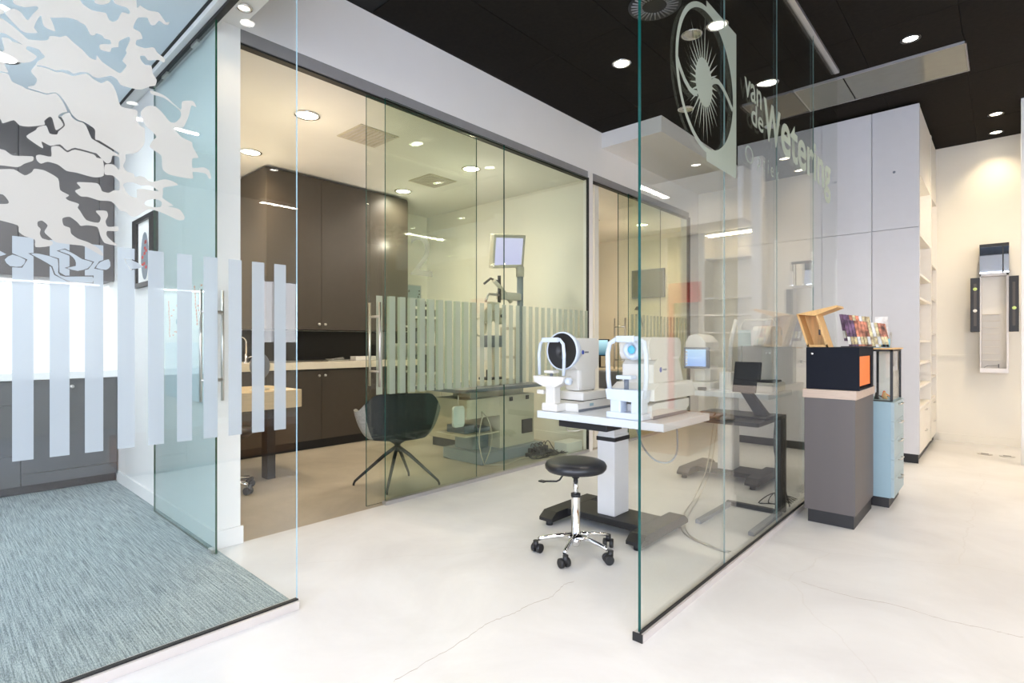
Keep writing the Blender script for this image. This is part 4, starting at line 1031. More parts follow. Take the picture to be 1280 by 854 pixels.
stube('mount_arm', 'alu_pale', [(-3.93, 4.25, 2.05), (-3.98, 4.43, 2.0), (-3.9, 4.43, 1.93)], 0.02, t)
for (dims, lab) in (((4.40, 4.52, 1.80, 1.93), 'small picture with orange spots above the rear shelf, left one'), ((4.63, 4.86, 1.77, 1.95), 'small glass picture frame above the rear shelf, right one')):
    t = thing('small_picture', lab, 'picture', (-6.15, dims[0], dims[2]))
    y0, y1, z0, z1 = [q for q in dims]
    sbox('sheet', 'paper' if 'orange' in lab else 'bluecab2', (-6.178, -6.170, y0, y1, z0, z1), t)
    boxes('frame', 'bluecab' if 'orange' in lab else 'steel', [(-6.178, -6.165, y0 - .012, y0, z0 - .012, z1 + .012), (-6.178, -6.165, y1, y1 + .012, z0 - .012, z1 + .012), (-6.178, -6.165, y0, y1, z1, z1 + .012), (-6.178, -6.165, y0, y1, z0 - .012, z0)], t)
    b = BM(); rnd = random.Random(len(lab))
    for k in range(5):
        y = rnd.uniform(y0 + .02, y1 - .02); z = rnd.uniform(z0 + .02, z1 - .02); tri_box(b, -6.170, -6.168, y - .012, y + .012, z - .01, z + .01)
    obj('print', b, 'orange' if 'orange' in lab else 'slate', t)
t = thing('rear_shelf_unit', 'white open shelf unit with binders behind the frosted stripes', 'shelf', (-6.0, 4.56, 0.75))
SH = (0.70, 1.10, 1.47)
ORD = ['first', 'second', 'third', 'fourth', 'fifth', 'sixth', 'seventh', 'eighth', 'ninth', 'tenth', 'eleventh', 'twelfth', 'thirteenth']
for y in (4.16, 4.96): sbox('side_panel', 'shelfw', (-6.175, -5.86, y, y + 0.02, 0, 1.62), t)
for z in (0.05,) + SH + (1.60,): sbox('shelf', 'shelfw', (-6.175, -5.86, 4.18, 4.96, z, z + 0.035), t)
rnd = random.Random(11); n = 0
for z in SH:
    y = 4.20; nb = 0
    while y < 4.88:
        w = rnd.uniform(0.03, 0.07); h = rnd.uniform(0.14, 0.26)
        c = rnd.choice(['slate', 'bluecab', 'paper', 'kick', 'scrd', 'brown', 'paper'])
        if c == 'scrd': c = 'polegrey'
        if rnd.random() < 0.75:
            o = sbox('binder', c, (-6.12, -5.90, y, y + w - 0.003, z + 0.0355, z + 0.035 + h), None, 0.002)
            nb += 1; tag(o, '%s binder from the left on the %s shelf behind the stripes' % (ORD[nb - 1], {0.70: 'lowest visible', 1.10: 'middle', 1.47: 'upper'}[z]), 'binder', 'binders on the %s rear shelf' % {0.70: 'lowest', 1.10: 'middle', 1.47: 'upper'}[z])
        y += w + rnd.uniform(0, 0.06)
# cables and power strip by the fixed glass
t = thing('floor_box', 'small white box on the floor by the examination room partition', 'box', (-3.45, 4.62, 0))
sbox('box_body', 'wall', (-3.50, -3.34, 4.52, 4.80, 0.0, 0.10), t, 0.004); sbox('box_lid', 'wall', (-3.505, -3.335, 4.515, 4.805, 0.10, 0.108), t, 0.002)
t = thing('power_strip', 'black power strip with plugs on the floor behind the glass', 'power strip', (-3.5, 4.3, 0))
sbox('strip', 'black', (-3.56, -3.50, 4.12, 4.48, 0.0, 0.04), t, 0.004)
for k in range(4): sbox('plug', 'black', (-3.55, -3.51, 4.15 + k * 0.08, 4.19 + k * 0.08, 0.04, 0.085), t, 0.005)
rnd = random.Random(21)
for k in range(5):
    pts = [(-3.53, 4.17 + k * 0.06, 0.10), (-3.50, 4.18 + k * 0.06, 0.13)]
    cx, cy = -3.43, 4.22 + 0.07 * k
    for j in range(8):
        a = j * 1.25 + k * 1.3
        pts.append((cx + (0.05 + 0.01 * k) * math.cos(a) , cy + (0.10 + 0.02 * j) * math.sin(a), 0.006 + 0.006 * ((j * 3 + k) % 5)))
    o = stube('cable', 'black', smooth_path(pts, 5, 0.005), 0.0045, None, 6); tag(o, 'black cable in the tangle behind the power strip', 'cable', 'cables tangled at the power strip')
for k, (yo, lab) in enumerate(((3.52, 'cream cable hanging from the refraction unit, left strand'), (3.64, 'cream cable hanging from the refraction unit, right strand'))):
    pts = [(-3.63, 3.58, 0.50)]
    for j in range(1, 12):
        u = j / 11; pts.append((-3.60 + 0.02 * math.sin(u * 3), 3.58 + (yo - 3.58) * math.sin(u * PI) * 1.4, 0.50 * (1 - u) + 0.006))
    for j in range(1, 8): pts.append((-3.50 + 0.03 * math.sin(j), 3.60 + j * 0.09, 0.006))
    tag(stube('cable', 'beige', pts, 0.005, None, 6), lab, 'cable')

# ------------------------------------------------------------------ back room
t = thing('wall_television', 'grey flat television on the wall of the back room', 'television', (-4.46, 8.33, 2.1))
sbox('housing', 'devgrey', (-4.76, -4.16, 8.31, 8.36, 1.90, 2.38), t, 0.006); sbox('screen', 'tvglass', (-4.74, -4.18, 8.305, 8.311, 1.92, 2.36), t); sbox('wall_mount', 'black', (-4.55, -4.35, 8.355, 8.38, 2.0, 2.2), t)
t = thing('computer_desk', 'white desk in the back room', 'desk', (-4.7, 7.4, 0))
sbox('desk_top', 'wtop', (-5.4, -4.0, 7.05, 7.85, 0.71, 0.745), t, 0.003)
for x in (-5.35, -4.08):
    for y in (7.1, 7.78): sbox('leg', 'steel', (x, x + 0.04, y, y + 0.04, 0, 0.71), t)
sbox('front_panel', 'brown', (-5.30, -4.1, 7.70, 7.72, 0.2, 0.70), t)
t = thing('desktop_monitor', 'black rimmed monitor with a blue to black desktop picture in the back room', 'monitor', (-4.83, 7.42, 0.745))
sbox('housing', 'black', (-5.00, -4.655, 7.41, 7.44, 0.93, 1.20), t, 0.004); sbox('screen', 'scr_desk', (-4.985, -4.67, 7.404, 7.411, 0.945, 1.185), t)
stube('stand', 'black', [(-4.83, 7.43, 0.75), (-4.83, 7.43, 0.95)], 0.018, t); sbox('foot', 'black', (-4.93, -4.73, 7.36, 7.5, 0.7455, 0.757), t, 0.003)
t = thing('pink_note_block', 'pink note block on the desk of the back room', 'note block', (-4.4, 7.3, 0.745)); sbox('block', 'scr_lilac', (-4.30, -4.20, 7.28, 7.36, 0.746, 0.80), t); stube('pen', 'black', [(-4.25, 7.32, 0.80), (-4.25, 7.30, 0.92)], 0.006, t)
t = thing('desk_lamp', 'small black desk lamp in the back room seen above the stripes', 'lamp', (-4.2, 7.5, 0.745))
b = BM(); lathe(b, [(0, 0), (0.06, 0), (0.06, 0.012), (0, 0.015)], (-4.12, 7.55, 0.7455), 20); obj('foot', b, 'black', t)
stube('stem', 'blackm', [(-4.12, 7.55, 0.75), (-4.12, 7.55, 1.35), (-4.14, 7.52, 1.50), (-4.18, 7.5, 1.68)], 0.008, t)
b = BM(); lathe(b, [(0.02, 0.05), (0.05, 0.0), (0.045, 0.0), (0, 0.04)], (-4.19, 7.5, 1.65), 20); obj('lamp_shade', b, 'black', t)
t = thing('examination_chair', 'pale reclining examination chair in the back room', 'chair', (-4.3, 6.4, 0))
sbox('base', 'beige', (-4.55, -4.05, 6.1, 6.7, 0, 0.35), t, 0.03); sbox('seat', 'devgrey', (-4.6, -4.0, 6.0, 6.7, 0.35, 0.5), t, 0.04); sbox('backrest', 'devgrey', (-4.6, -4.0, 6.65, 6.8, 0.45, 0.74), t, 0.04)
tag(sbox('door_switch', 'black', (-3.36, -3.34, 7.18, 7.20, 1.70, 1.78), None, 0.001) if False else sbox('light_switch', 'black', (-3.85, -3.79, 8.368, 8.38, 1.60, 1.70), None, 0.002), 'black switch plate on the back room wall', 'switch')

# ------------------------------------------------------------------ pretest table with two instruments
def lift_table(x0, x1, y0, y1, zt, cx, cy, label, top, colm, foot_w=0.31):
    t = thing('instrument_table', label, 'table', (cx, cy, 0))
    b = BM(); tri_box(b, x0, x1, y0, y1, zt - 0.042, zt, bev=0.004); obj('table_top', b, top, t)
    sbox('column', colm, (cx - 0.062, cx + 0.062, cy - 0.085, cy + 0.085, 0.085, zt - 0.16), t, 0.006)
    sbox('column_collar', 'black', (cx - 0.066, cx + 0.066, cy - 0.089, cy + 0.089, zt - 0.20, zt - 0.175), t, 0.002)
    sbox('upper_sleeve', colm, (cx - 0.057, cx + 0.057, cy - 0.08, cy + 0.08, zt - 0.175, zt - 0.042), t, 0.004)
    sbox('base_plate', 'black', (cx - foot_w + 0.05, cx + foot_w - 0.05, cy - 0.13, cy + 0.13, 0.045, 0.085), t, 0.006)
    for s in (-1, 1):
        fx = cx + s * foot_w
        b = BM(); prism(b, [(cy - 0.29, 0.03), (cy - 0.29, 0.05), (cy - 0.24, 0.085), (cy + 0.24, 0.085), (cy + 0.29, 0.05), (cy + 0.29, 0.03)], fx - 0.05, fx + 0.05, 'YZ')
        f = obj('foot', b, 'black', t)
        b = BM()
        for yy in (cy - 0.25, cy + 0.25): lathe(b, [(0, 0), (0.022, 0), (0.022, 0.03), (0, 0.03)], (fx, yy, 0), 14)
        obj('glide', b, 'black', f)
    return t
tb = lift_table(-2.075, -1.258, 2.51, 3.08, 0.742, -1.82, 2.95, 'white instrument table with lift column and black base, carrying the two front instruments', 'tabletop', 'columnw')
sbox('control_box', 'black', (-1.95, -1.62, 2.56, 2.72, 0.655, 0.698), tb, 0.004)
b = BM(); tube(b, [(-1.93, 2.60, 0.66), (-1.9, 2.585, 0.63), (-1.84, 2.58, 0.635), (-1.78, 2.60, 0.66)], 0.004, 6); obj('control_cable', b, 'beige', tb)

# instrument 1: corneal topographer, faces -Y
t = thing('corneal_topographer', 'white corneal topographer with a large black placido disc, at the left end of the table', 'instrument', (-1.95, 2.75, 0.742))
b = BM(); prism(b, [(2.60, 0.7425), (2.60, 0.79), (2.68, 0.80), (2.98, 0.80), (2.98, 0.755), (2.94, 0.7425)], -2.045, -1.84, 'YZ')
obj('base', b, 'device', t)
sbox('base_foot', 'devgrey', (-2.04, -1.836, 2.605, 2.97, 0.7425, 0.757), t, 0.002)
sbox('sliding_stage', 'device', (-2.02, -1.845, 2.66, 2.96, 0.802, 0.855), t, 0.010)
sbox('stage_gap', 'black', (-2.015, -1.85, 2.665, 2.955, 0.797, 0.804), t)
sbox('body_pillar', 'device', (-2.0, -1.885, 2.68, 2.86, 0.855, 1.02), t, 0.02)
b = BM(); prism(b, rrect(2.615, 2.87, 0.985, 1.175, 0.04), -2.01, -1.875, 'YZ', smooth=False); obj('head', b, 'device', t)
b = BM(); lathe(b, [(0.100, 0.05), (0.116, 0.0), (0.114, -0.012), (0.108, -0.014), (0.106, -0.008)], (-1.955, 2.605, 1.098), 48, 'Y'); obj('disc_rim', b, 'device2', t)
b = BM(); lathe(b, [(0.1065, -0.008), (0.06, -0.002), (0.012, 0.0), (0.010, 0.02), (0, 0.02)], (-1.955, 2.605, 1.098), 48, 'Y'); obj('placido_disc', b, 'black', t)
b = BM(); tri_box(b, -1.958, -1.952, 2.600, 2.604, 1.05, 1.15); obj('fixation_slit', b, 'devgrey', t)
# chin and head rest
fr = BM(); xL, xR, yF = -2.075, -1.893, 2.535
arch = [(xL, yF, 0.955), (xL - 0.004, yF, 1.08), (xL + 0.006, yF, 1.14), (xL + 0.03, yF, 1.165), (xR - 0.03, yF, 1.165), (xR - 0.006, yF, 1.14), (xR + 0.002, yF, 1.08), (xR - 0.002, yF, 0.955)]
tube(fr, arch, 0.010, 10); obj('headrest_arch', fr, 'device2', t)
sbox('forehead_band', 'device2', (xL + 0.03, xR - 0.03, yF - 0.02, yF - 0.006, 1.150, 1.178), t, 0.005)
b = BM(); prism(b, [(xL - 0.025, 0.95), (xL - 0.02, 0.915), (xL + 0.05, 0.89), (xR - 0.05, 0.885), (xR + 0.01, 0.915), (xR + 0.02, 0.95)], yF - 0.03, yF + 0.04, 'XZ'); obj('chinrest_bracket', b, 'device', t)
sbox('chin_cup', 'device', (-2.02, -1.95, yF - 0.03, yF + 0.03, 0.968, 0.985), t, 0.006); stube('chin_post', 'devgrey', [(-1.985, yF, 0.93), (-1.985, yF, 0.97)], 0.010, t)
sbox('front_pillar', 'device', (-2.02, -1.95, yF - 0.015, yF + 0.045, 0.775, 0.90), t, 0.008)
sbox('pillar_foot', 'device', (-2.045, -1.93, yF - 0.02, yF + 0.07, 0.7425, 0.79), t, 0.008)
b = BM(); lathe(b, [(0, 0), (0.018, 0), (0.022, 0.006), (0.022, 0.024), (0.018, 0.03), (0, 0.03)], (xR + 0.018, yF, 0.925), 20, 'X'); obj('height_knob', b, 'device2', t)
sbox('side_knob', 'device', (-2.09, -2.04, yF - 0.01, yF + 0.02, 0.84, 0.865), t, 0.006)
stube('joystick', 'black', [(-1.90, 2.84, 0.855), (-1.895, 2.835, 0.90)], 0.009, t)
b = BM(); lathe(b, [(0, 0), (0.013, 0.0), (0.013, 0.002), (0, 0.002)], (-1.8755, 2.70, 1.09), 18, 'X'); obj('badge', b, 'badge', t)
sbox('badge_lettering', 'devgrey', (-1.876, -1.8742, 2.72, 2.76, 1.085, 1.095), t)
sbox('base_badge', 'bluecab', (-1.8405, -1.8385, 2.72, 2.76, 0.768, 0.785), t)

# instrument 2: tonometer / autorefractor
t = thing('non_contact_tonometer', 'large white tonometer with a tall head rest frame, at the glass end of the table', 'instrument', (-1.48, 2.85, 0.742))
b = BM(); prism(b, [(2.62, 0.7425), (2.60, 0.755), (2.60, 0.815), (2.64, 0.825), (3.05, 0.825), (3.05, 0.78), (2.98, 0.7425)], -1.60, -1.37, 'YZ'); obj('base', b, 'device', t)
sbox('base_foot', 'devgrey', (-1.595, -1.366, 2.615, 3.02, 0.7425, 0.760), t, 0.002)
b = BM(); prism(b, [(2.60, 0.84), (2.60, 0.90), (2.66, 0.93), (3.06, 0.93), (3.10, 0.87), (3.10, 0.84)], -1.615, -1.355, 'YZ'); obj('travel_stage', b, 'device', t)
b = BM(); prism(b, [(2.66, 0.93), (2.66, 1.03), (2.70, 1.06), (2.96, 1.06), (3.02, 0.93)], -1.58, -1.39, 'YZ'); obj('lower_head', b, 'device', t)
b = BM(); prism(b, rrect(2.62, 3.00, 1.055, 1.178, 0.045, 6), -1.575, -1.395, 'YZ'); obj('upper_head', b, 'device', t)
b = BM(); lathe(b, [(0.055, 0.02), (0.058, -0.01), (0.05, -0.03), (0.03, -0.035), (0.028, -0.02), (0, -0.02)], (-1.485, 2.62, 1.11), 32, 'Y'); obj('measuring_head', b, 'device2', t)
b = BM(); lathe(b, [(0, -0.037), (0.018, -0.036), (0.022, -0.03)], (-1.485, 2.62, 1.11), 20, 'Y'); obj('nozzle_window', b, 'nozzle', t)
fr = BM(); xL, xR, yF = -1.597, -1.37, 2.54
arch = [(xL + 0.015, yF, 0.86), (xL, yF, 0.95), (xL - 0.004, yF, 1.09), (xL + 0.01, yF, 1.145), (xL + 0.045, yF, 1.165), (xR - 0.045, yF, 1.170), (xR - 0.012, yF, 1.15), (xR, yF, 1.09), (xR, yF, 0.95), (xR - 0.01, yF, 0.86)]
tube(fr, arch, 0.013, 10); obj('headrest_arch', fr, 'device2', t)
sbox('forehead_band', 'device2', (xL + 0.06, xR - 0.06, yF - 0.025, yF - 0.008, 1.15, 1.185), t, 0.006)
b = BM(); prism(b, [(xL + 0.0, 0.90), (xL + 0.01, 0.845), (xR - 0.01, 0.835), (xR + 0.0, 0.90)], yF - 0.03, yF + 0.05, 'XZ'); obj('chinrest_bracket', b, 'device2', t)
sbox('chin_cup', 'device2', (-1.53, -1.44, yF - 0.035, yF + 0.03, 0.955, 0.975), t, 0.006)
stube('chin_post', 'devgrey', [(-1.485, yF, 0.90), (-1.485, yF, 0.955)], 0.013, t)
sbox('front_pillar', 'device2', (-1.575, -1.51, yF - 0.02, yF + 0.05, 0.775, 0.85), t, 0.010)
sbox('front_pillar', 'device2', (-1.45, -1.385, yF - 0.02, yF + 0.05, 0.775, 0.85), t, 0.010)
sbox('pillar_foot', 'device2', (-1.60, -1.38, yF - 0.02, yF + 0.08, 0.7425, 0.778), t, 0.008)
b = BM(); lathe(b, [(0, 0), (0.014, 0.0), (0.014, 0.002), (0, 0.002)], (-1.3905, 2.74, 1.00), 18, 'X'); obj('badge', b, 'badge', t)
sbox('badge_lettering', 'devgrey', (-1.391, -1.3895, 2.765, 2.81, 0.995, 1.005), t)
# cables under this table
for pts, lab, m_ in (([(-1.40, 2.95, 0.70), (-1.36, 2.88, 0.60), (-1.34, 2.82, 0.53), (-1.37, 2.78, 0.49), (-1.44, 2.76, 0.50), (-1.52, 2.78, 0.56), (-1.60, 2.84, 0.66)], 'grey cable looping under the white instrument table', 'polegrey'),
                ([(-1.30, 3.06, 0.75), (-1.32, 3.18, 0.74), (-1.36, 3.42, 0.70), (-1.42, 3.50, 0.66)], 'black cable leaving the tonometer to the rear', 'black')):
    pp = smooth_path(pts, 5)
    tag(stube('cable', m_, pp, 0.005, None, 6), lab, 'cable')

# ------------------------------------------------------------------ rolling stool
sxx, syy = -1.735, 2.43
t = thing('rolling_stool', 'round black padded stool on a chrome five star base in front of the table', 'stool', (sxx, syy, 0))
b = BM(); lathe(b, [(0, 0.447), (0.12, 0.447), (0.155, 0.452), (0.166, 0.465), (0.168, 0.480), (0.160, 0.496), (0.145, 0.503), (0.10, 0.508), (0, 0.509)], (sxx, syy, 0), 48); obj('seat', b, 'leather', t)
b = BM(); lathe(b, [(0, 0.410), (0.02, 0.410), (0.022, 0.44), (0.06, 0.447), (0, 0.4475)], (sxx, syy, 0), 20); obj('seat_mount', b, 'black', t)
b = BM(); tube(b, [(sxx - 0.02, syy - 0.02, 0.44), (sxx - 0.05, syy - 0.05, 0.425), (sxx - 0.062, syy - 0.062, 0.40), (sxx - 0.075, syy - 0.075, 0.392), (sxx - 0.13, syy - 0.12, 0.392)], 0.005, 8); 
tri_box(b, sxx - 0.155, sxx - 0.115, syy - 0.135, syy - 0.105, 0.387, 0.395, bev=0.003); obj('lift_lever', b, 'black', t)
stube('piston', 'chrome', [(sxx, syy, 0.28), (sxx, syy, 0.415)], 0.013, t, 20)
b = BM(); lathe(b, [(0, 0.315), (0.018, 0.315), (0.024, 0.310), (0.024, 0.30), (0.024, 0.085), (0.03, 0.08), (0.03, 0.06), (0.018, 0.04), (0, 0.04)], (sxx, syy, 0), 28); obj('outer_column', b, 'chrome', t)
b = BM(); lathe(b, [(0.014, 0.326), (0.026, 0.326), (0.026, 0.308), (0.014, 0.308)], (sxx, syy, 0), 28); obj('column_collar', b, 'black', t)
for (x, y) in ((-1.664, 2.225), (-1.525, 2.425), (-1.915, 2.285), (-1.87, 2.62), (-1.64, 2.64)):
    d = Vector((x - sxx, y - syy, 0)); L = d.length; n = d.normalized() * 0.205; a = math.atan2(d.y, d.x)
    q = Vector((sxx, syy, 0))
    b = BM(); tube(b, [q + n * 0.1 + Vector((0, 0, 0.098)), q + n * 0.5 + Vector((0, 0, 0.092)), q + n * 0.92 + Vector((0, 0, 0.078)), q + n + Vector((0, 0, 0.070))], 0.012, 12, radii=[0.017, 0.014, 0.012, 0.009])
    o = obj('base_arm', b, 'chrome', t)
    b = BM(); castor(b, sxx + n.x * 1.02, syy + n.y * 1.02, a + 0.9, 0.025); obj('castor', b, 'black', t)

# ------------------------------------------------------------------ second instrument table and black side desk behind the glass
lift_table(-2.12, -1.355, 4.45, 5.08, 0.742, -1.74, 4.66, 'second instrument table with pale top and black base, behind the glass partition', 'tabletop', 'columnw', 0.28)
t = thing('screen_autorefractor', 'white instrument with domed head and blue lit screen on the second table', 'instrument', (-1.96, 4.7, 0.742))
sbox('base', 'device', (-2.08, -1.84, 4.52, 4.86, 0.7425, 0.81), t, 0.012)
sbox('pillar', 'device', (-2.03, -1.88, 4.62, 4.80, 0.81, 0.95), t, 0.015)
sbox('screen_housing', 'devgrey', (-2.065, -1.845, 4.495, 4.53, 0.925, 1.108), t, 0.008)
sbox('screen', 'scr_blue', (-2.045, -1.868, 4.489, 4.496, 0.945, 1.09), t)
b = BM(); prism(b, [(-2.06, 1.09), (-2.06, 1.15), (-2.03, 1.205), (-1.97, 1.222), (-1.93, 1.205), (-1.88, 1.15), (-1.88, 1.09)], 4.52, 4.80, 'XZ'); obj('domed_head', b, 'device', t)
for k in range(5): sbox('screen_button', 'white', (-2.042, -2.028, 4.4855, 4.4895, 0.955 + 0.026 * k, 0.972 + 0.026 * k), t)
sbox('printer', 'black', (-1.93, -1.87, 4.47, 4.515, 0.7425, 0.77), t, 0.004)
t = thing('slit_lamp', 'white slit lamp with chin rest arch on the second table, right of the blue screen', 'instrument', (-1.5, 4.75, 0.742))
sbox('base', 'device', (-1.53, -1.37, 4.60, 4.95, 0.7425, 0.82), t, 0.015)
sbox('stage', 'black', (-1.51, -1.39, 4.66, 4.90, 0.82, 0.835), t)
sbox('pillar', 'device', (-1.50, -1.42, 4.74, 4.82, 0.835, 1.15), t, 0.01)
b = BM(); prism(b, rrect(4.62, 4.92, 1.12, 1.28, 0.04), -1.53, -1.39, 'YZ'); obj('microscope_head', b, 'device', t)
fr = BM(); tube(fr, [(-1.60, 4.56, 0.78), (-1.60, 4.56, 1.28), (-1.57, 4.56, 1.33), (-1.36, 4.56, 1.33), (-1.33, 4.56, 1.28), (-1.33, 4.56, 0.95)], 0.009, 8); obj('headrest_arch', fr, 'device', t)
sbox('note_card', 'bluecab2', (-1.62, -1.52, 4.545, 4.549, 1.12, 1.25), t); sbox('yellow_label', 'lime', (-1.60, -1.535, 4.541, 4.545, 1.17, 1.20), t) if 'lime' in M else None
stube('light_arm', 'device', [(-1.75, 4.70, 0.90), (-1.72, 4.66, 1.15), (-1.66, 4.62, 1.34)], 0.018, t)
sbox('arm_foot', 'device', (-1.80, -1.70, 4.60, 4.80, 0.7425, 0.90), t, 0.01)

t = thing('side_desk', 'small black c shaped side desk behind the glass, nearest the grey cabinet', 'desk', (-1.25, 3.8, 0))
b = BM(); prism(b, rrect(-1.60, -1.10, 3.42, 3.98, 0.02), 0.635, 0.66, 'XY'); obj('desk_top', b, 'blackm', t)
for y in (3.87, 3.97): sbox('leg', 'blackm', (-1.135, -1.098, y - 0.015, y + 0.015, 0.0, 0.66), t, 0.003)
sbox('base_crossbar', 'blackm', (-1.46, -1.10, 3.86, 3.90, 0.0, 0.03), t, 0.003)
for x in (-1.44, -1.115): sbox('base_foot', 'devgrey', (x - 0.018, x + 0.018, 3.34, 3.87, 0.0, 0.025), t, 0.003)
t = thing('tilted_laptop', 'black tablet computer on a tilted stand on the black side desk', 'laptop', (-1.3, 3.75, 0.66))
b = BM(); R_ = Matrix.Rotation(math.radians(-14), 3, 'X')
tri_box(b, -1.345, -1.175, 3.70, 3.718, 0.90, 1.02, bev=0.004, rot=R_); obj('display', b, 'black', t)
b = BM(); tri_box(b, -1.34, -1.19, 3.66, 3.675, 0.82, 0.905, bev=0.004, rot=R_); obj('lower_display', b, 'black', t)
b = BM(); prism(b, [(-1.33, 0.86), (-1.27, 0.86), (-1.13, 0.672), (-1.21, 0.672)], 3.70, 3.76, 'XZ'); obj('stand_arm', b, 'blackm', t)
sbox('stand_base', 'blackm', (-1.34, -1.11, 3.60, 3.84, 0.6605, 0.674), t, 0.004)
t = thing('keyboard', 'black keyboard on the black side desk', 'keyboard', (-1.45, 3.6, 0.66))
sbox('case', 'black', (-1.575, -1.375, 3.45, 3.60, 0.6605, 0.672), t, 0.003)
b = BM()
for i in range(10):
    for j in range(4): tri_box(b, -1.568 + i * 0.019, -1.552 + i * 0.019, 3.458 + j * 0.034, 3.486 + j * 0.034, 0.672, 0.676)
kk = obj('keys', b, 'devgrey', t); kk['kind'] = 'stuff'
t = thing('computer_mouse', 'black computer mouse on the black side desk', 'mouse', (-1.30, 3.50, 0.66))
b = BM(); lathe(b, [(0, 0.0), (0.032, 0.0), (0.034, 0.01), (0.024, 0.028), (0, 0.034)], (0, 0, 0), 24); o = obj('shell', b, 'black', t); o.matrix_parent_inverse = Matrix(); o.scale = (0.9, 1.4, 1); o.location = (0, 0, 0.0005)
b = BM(); lathe(b, [(0, 0), (0.006, 0), (0.006, 0.004), (0, 0.004)], (0, 0.02, 0.031), 10); o = obj('wheel', b, 'devgrey', t); o.matrix_parent_inverse = Matrix()
rnd = random.Random(8)
for k in range(4):
    pts = [Vector((-1.16 + 0.02 * k, 3.95, 0.62)), Vector((-1.18 + 0.02 * k, 4.0, 0.40)), Vector((-1.14, 4.04 + 0.02 * k, 0.15)), Vector((-1.20 + 0.03 * k, 4.10, 0.006)), Vector((-1.30 + 0.05 * k, 4.05 + 0.05 * k, 0.006)), Vector((-1.24, 4.24, 0.05)), Vector((-1.12, 4.18 + 0.05 * k, 0.006))]
    pp = smooth_path(pts, 5, 0.005)
    tag(stube('cable', 'black', pp, 0.004, None, 6), 'black cable running down the leg of the black side desk', 'cable', 'cables at the black side desk')
for k, (dx, lab) in enumerate(((0.0, 'thin grey floor cable behind the glass, left strand of the pair'), (0.03, 'thin grey floor cable behind the glass, right strand of the pair'))):
    ctrl = [(-1.72 + dx, 4.35, 0.70), (-1.70 + dx, 4.2, 0.40), (-1.69 + dx, 4.05, 0.15), (-1.66 + dx, 3.75, 0.006), (-1.55 + dx, 3.35, 0.006), (-1.42 + dx, 3.10, 0.006), (-1.22 + dx, 3.0, 0.006), (-1.10, 2.98 + dx, 0.006)]
    pp = []
    for j in range(len(ctrl) - 1):
        p0, p1, p2, p3 = [Vector(ctrl[max(0, min(len(ctrl) - 1, j + q))]) for q in (-1, 0, 1, 2)]
        for q in range(6):
            u = q / 6
            pp.append(0.5 * ((2 * p1) + (-p0 + p2) * u + (2 * p0 - 5 * p1 + 4 * p2 - p3) * u * u + (-p0 + 3 * p1 - 3 * p2 + p3) * u ** 3))
    for v in pp: v.z = max(v.z, 0.005)
    tag(stube('cable', 'steel', pp, 0.004, None, 6), lab, 'cable')

# ------------------------------------------------------------------ grey cabinet group at the end of the glass
t = thing('grey_cabinet', 'taupe grey pedestal cabinet with an oak top board', 'cabinet', (-0.81, 3.85, 0))
sbox('body', 'greycab', (-0.956, -0.675, 3.855, 4.47, 0.085, 0.797), t, 0.0015)
sbox('plinth', 'kick', (-0.94, -0.685, 3.875, 4.46, 0.0, 0.085), t)
sbox('top_board', 'oak', (-0.964, -0.667, 3.845, 4.475, 0.797, 0.852), t, 0.0015)
t = thing('black_box', 'black open ended box with an orange insert on the oak top board', 'box', (-0.80, 4.1, 0.852))
x0, x1, y0, y1, z0, z1 = -0.948, -0.655, 3.865, 4.34, 0.8525, 1.118
boxes('case', mat('navy_black_board', (0.009, 0.011, 0.018), 0.7, spec=0.15), [(x0, x1, y0, y0 + 0.012, z0, z1), (x0, x1, y1 - 0.07, y1, z0, z1), (x0, x0 + 0.012, y0 + 0.012, y1 - 0.07, z0, z1), (x0, x1, y0 + 0.012, y1 - 0.07, z1 - 0.055, z1), (x0, x1, y0 + 0.012, y1 - 0.07, z0, z0 + 0.012)], t, 0.001)
sbox('orange_insert', 'orange', (x0 + 0.03, x1 - 0.008, y0 + 0.014, y1 - 0.075, z0 + 0.025, z1 - 0.056), t)
b = BM(); lathe(b, [(0, -0.008), (0.008, -0.007), (0.010, 0), (0, 0)], (x0 + 0.035, y0, z1 - 0.04), 16, 'Y'); obj('stud', b, 'chrome', t)
sbox('top_plate', 'black', (-0.79, -0.64, 4.05, 4.34, z1, z1 + 0.006), t, 0.001)
# wooden flap box leaning on top
t = thing('wooden_display_box', 'open bamboo plywood box with a raised lid flap, standing on the black box', 'box', (-0.88, 4.02, 1.118))
lean = lambda x, z: x - 0.30 * (z - 1.118)
def leanprism(name, xa, xb, ya, yb, za, zb, mt='ply'):
    b = BM(); prism(b, [(lean(xa, za), za), (lean(xb, za), za), (lean(xb, zb), zb), (lean(xa, zb), zb)], ya, yb, 'XZ'); return obj(name, b, mt, t)
leanprism('left_side', -0.962, -0.950, 3.95, 4.10, 1.119, 1.335)
leanprism('back_panel', -0.962, -0.84, 4.088, 4.10, 1.119, 1.335)
leanprism('right_side', -0.852, -0.840, 3.95, 4.10, 1.119, 1.335)
leanprism('front_lip', -0.962, -0.84, 3.95, 3.962, 1.119, 1.135)
b = BM(); prism(b, [(lean(-0.962, 1.335), 1.335), (-0.79, 1.385), (-0.785, 1.373), (lean(-0.85, 1.335) , 1.323)], 3.93, 4.12, 'XZ'); obj('lid_flap', b, 'ply', t)
boxes('print_mark', 'brown2', [(-0.925, -0.915, 4.084, 4.088, 1.20, 1.235)], t)

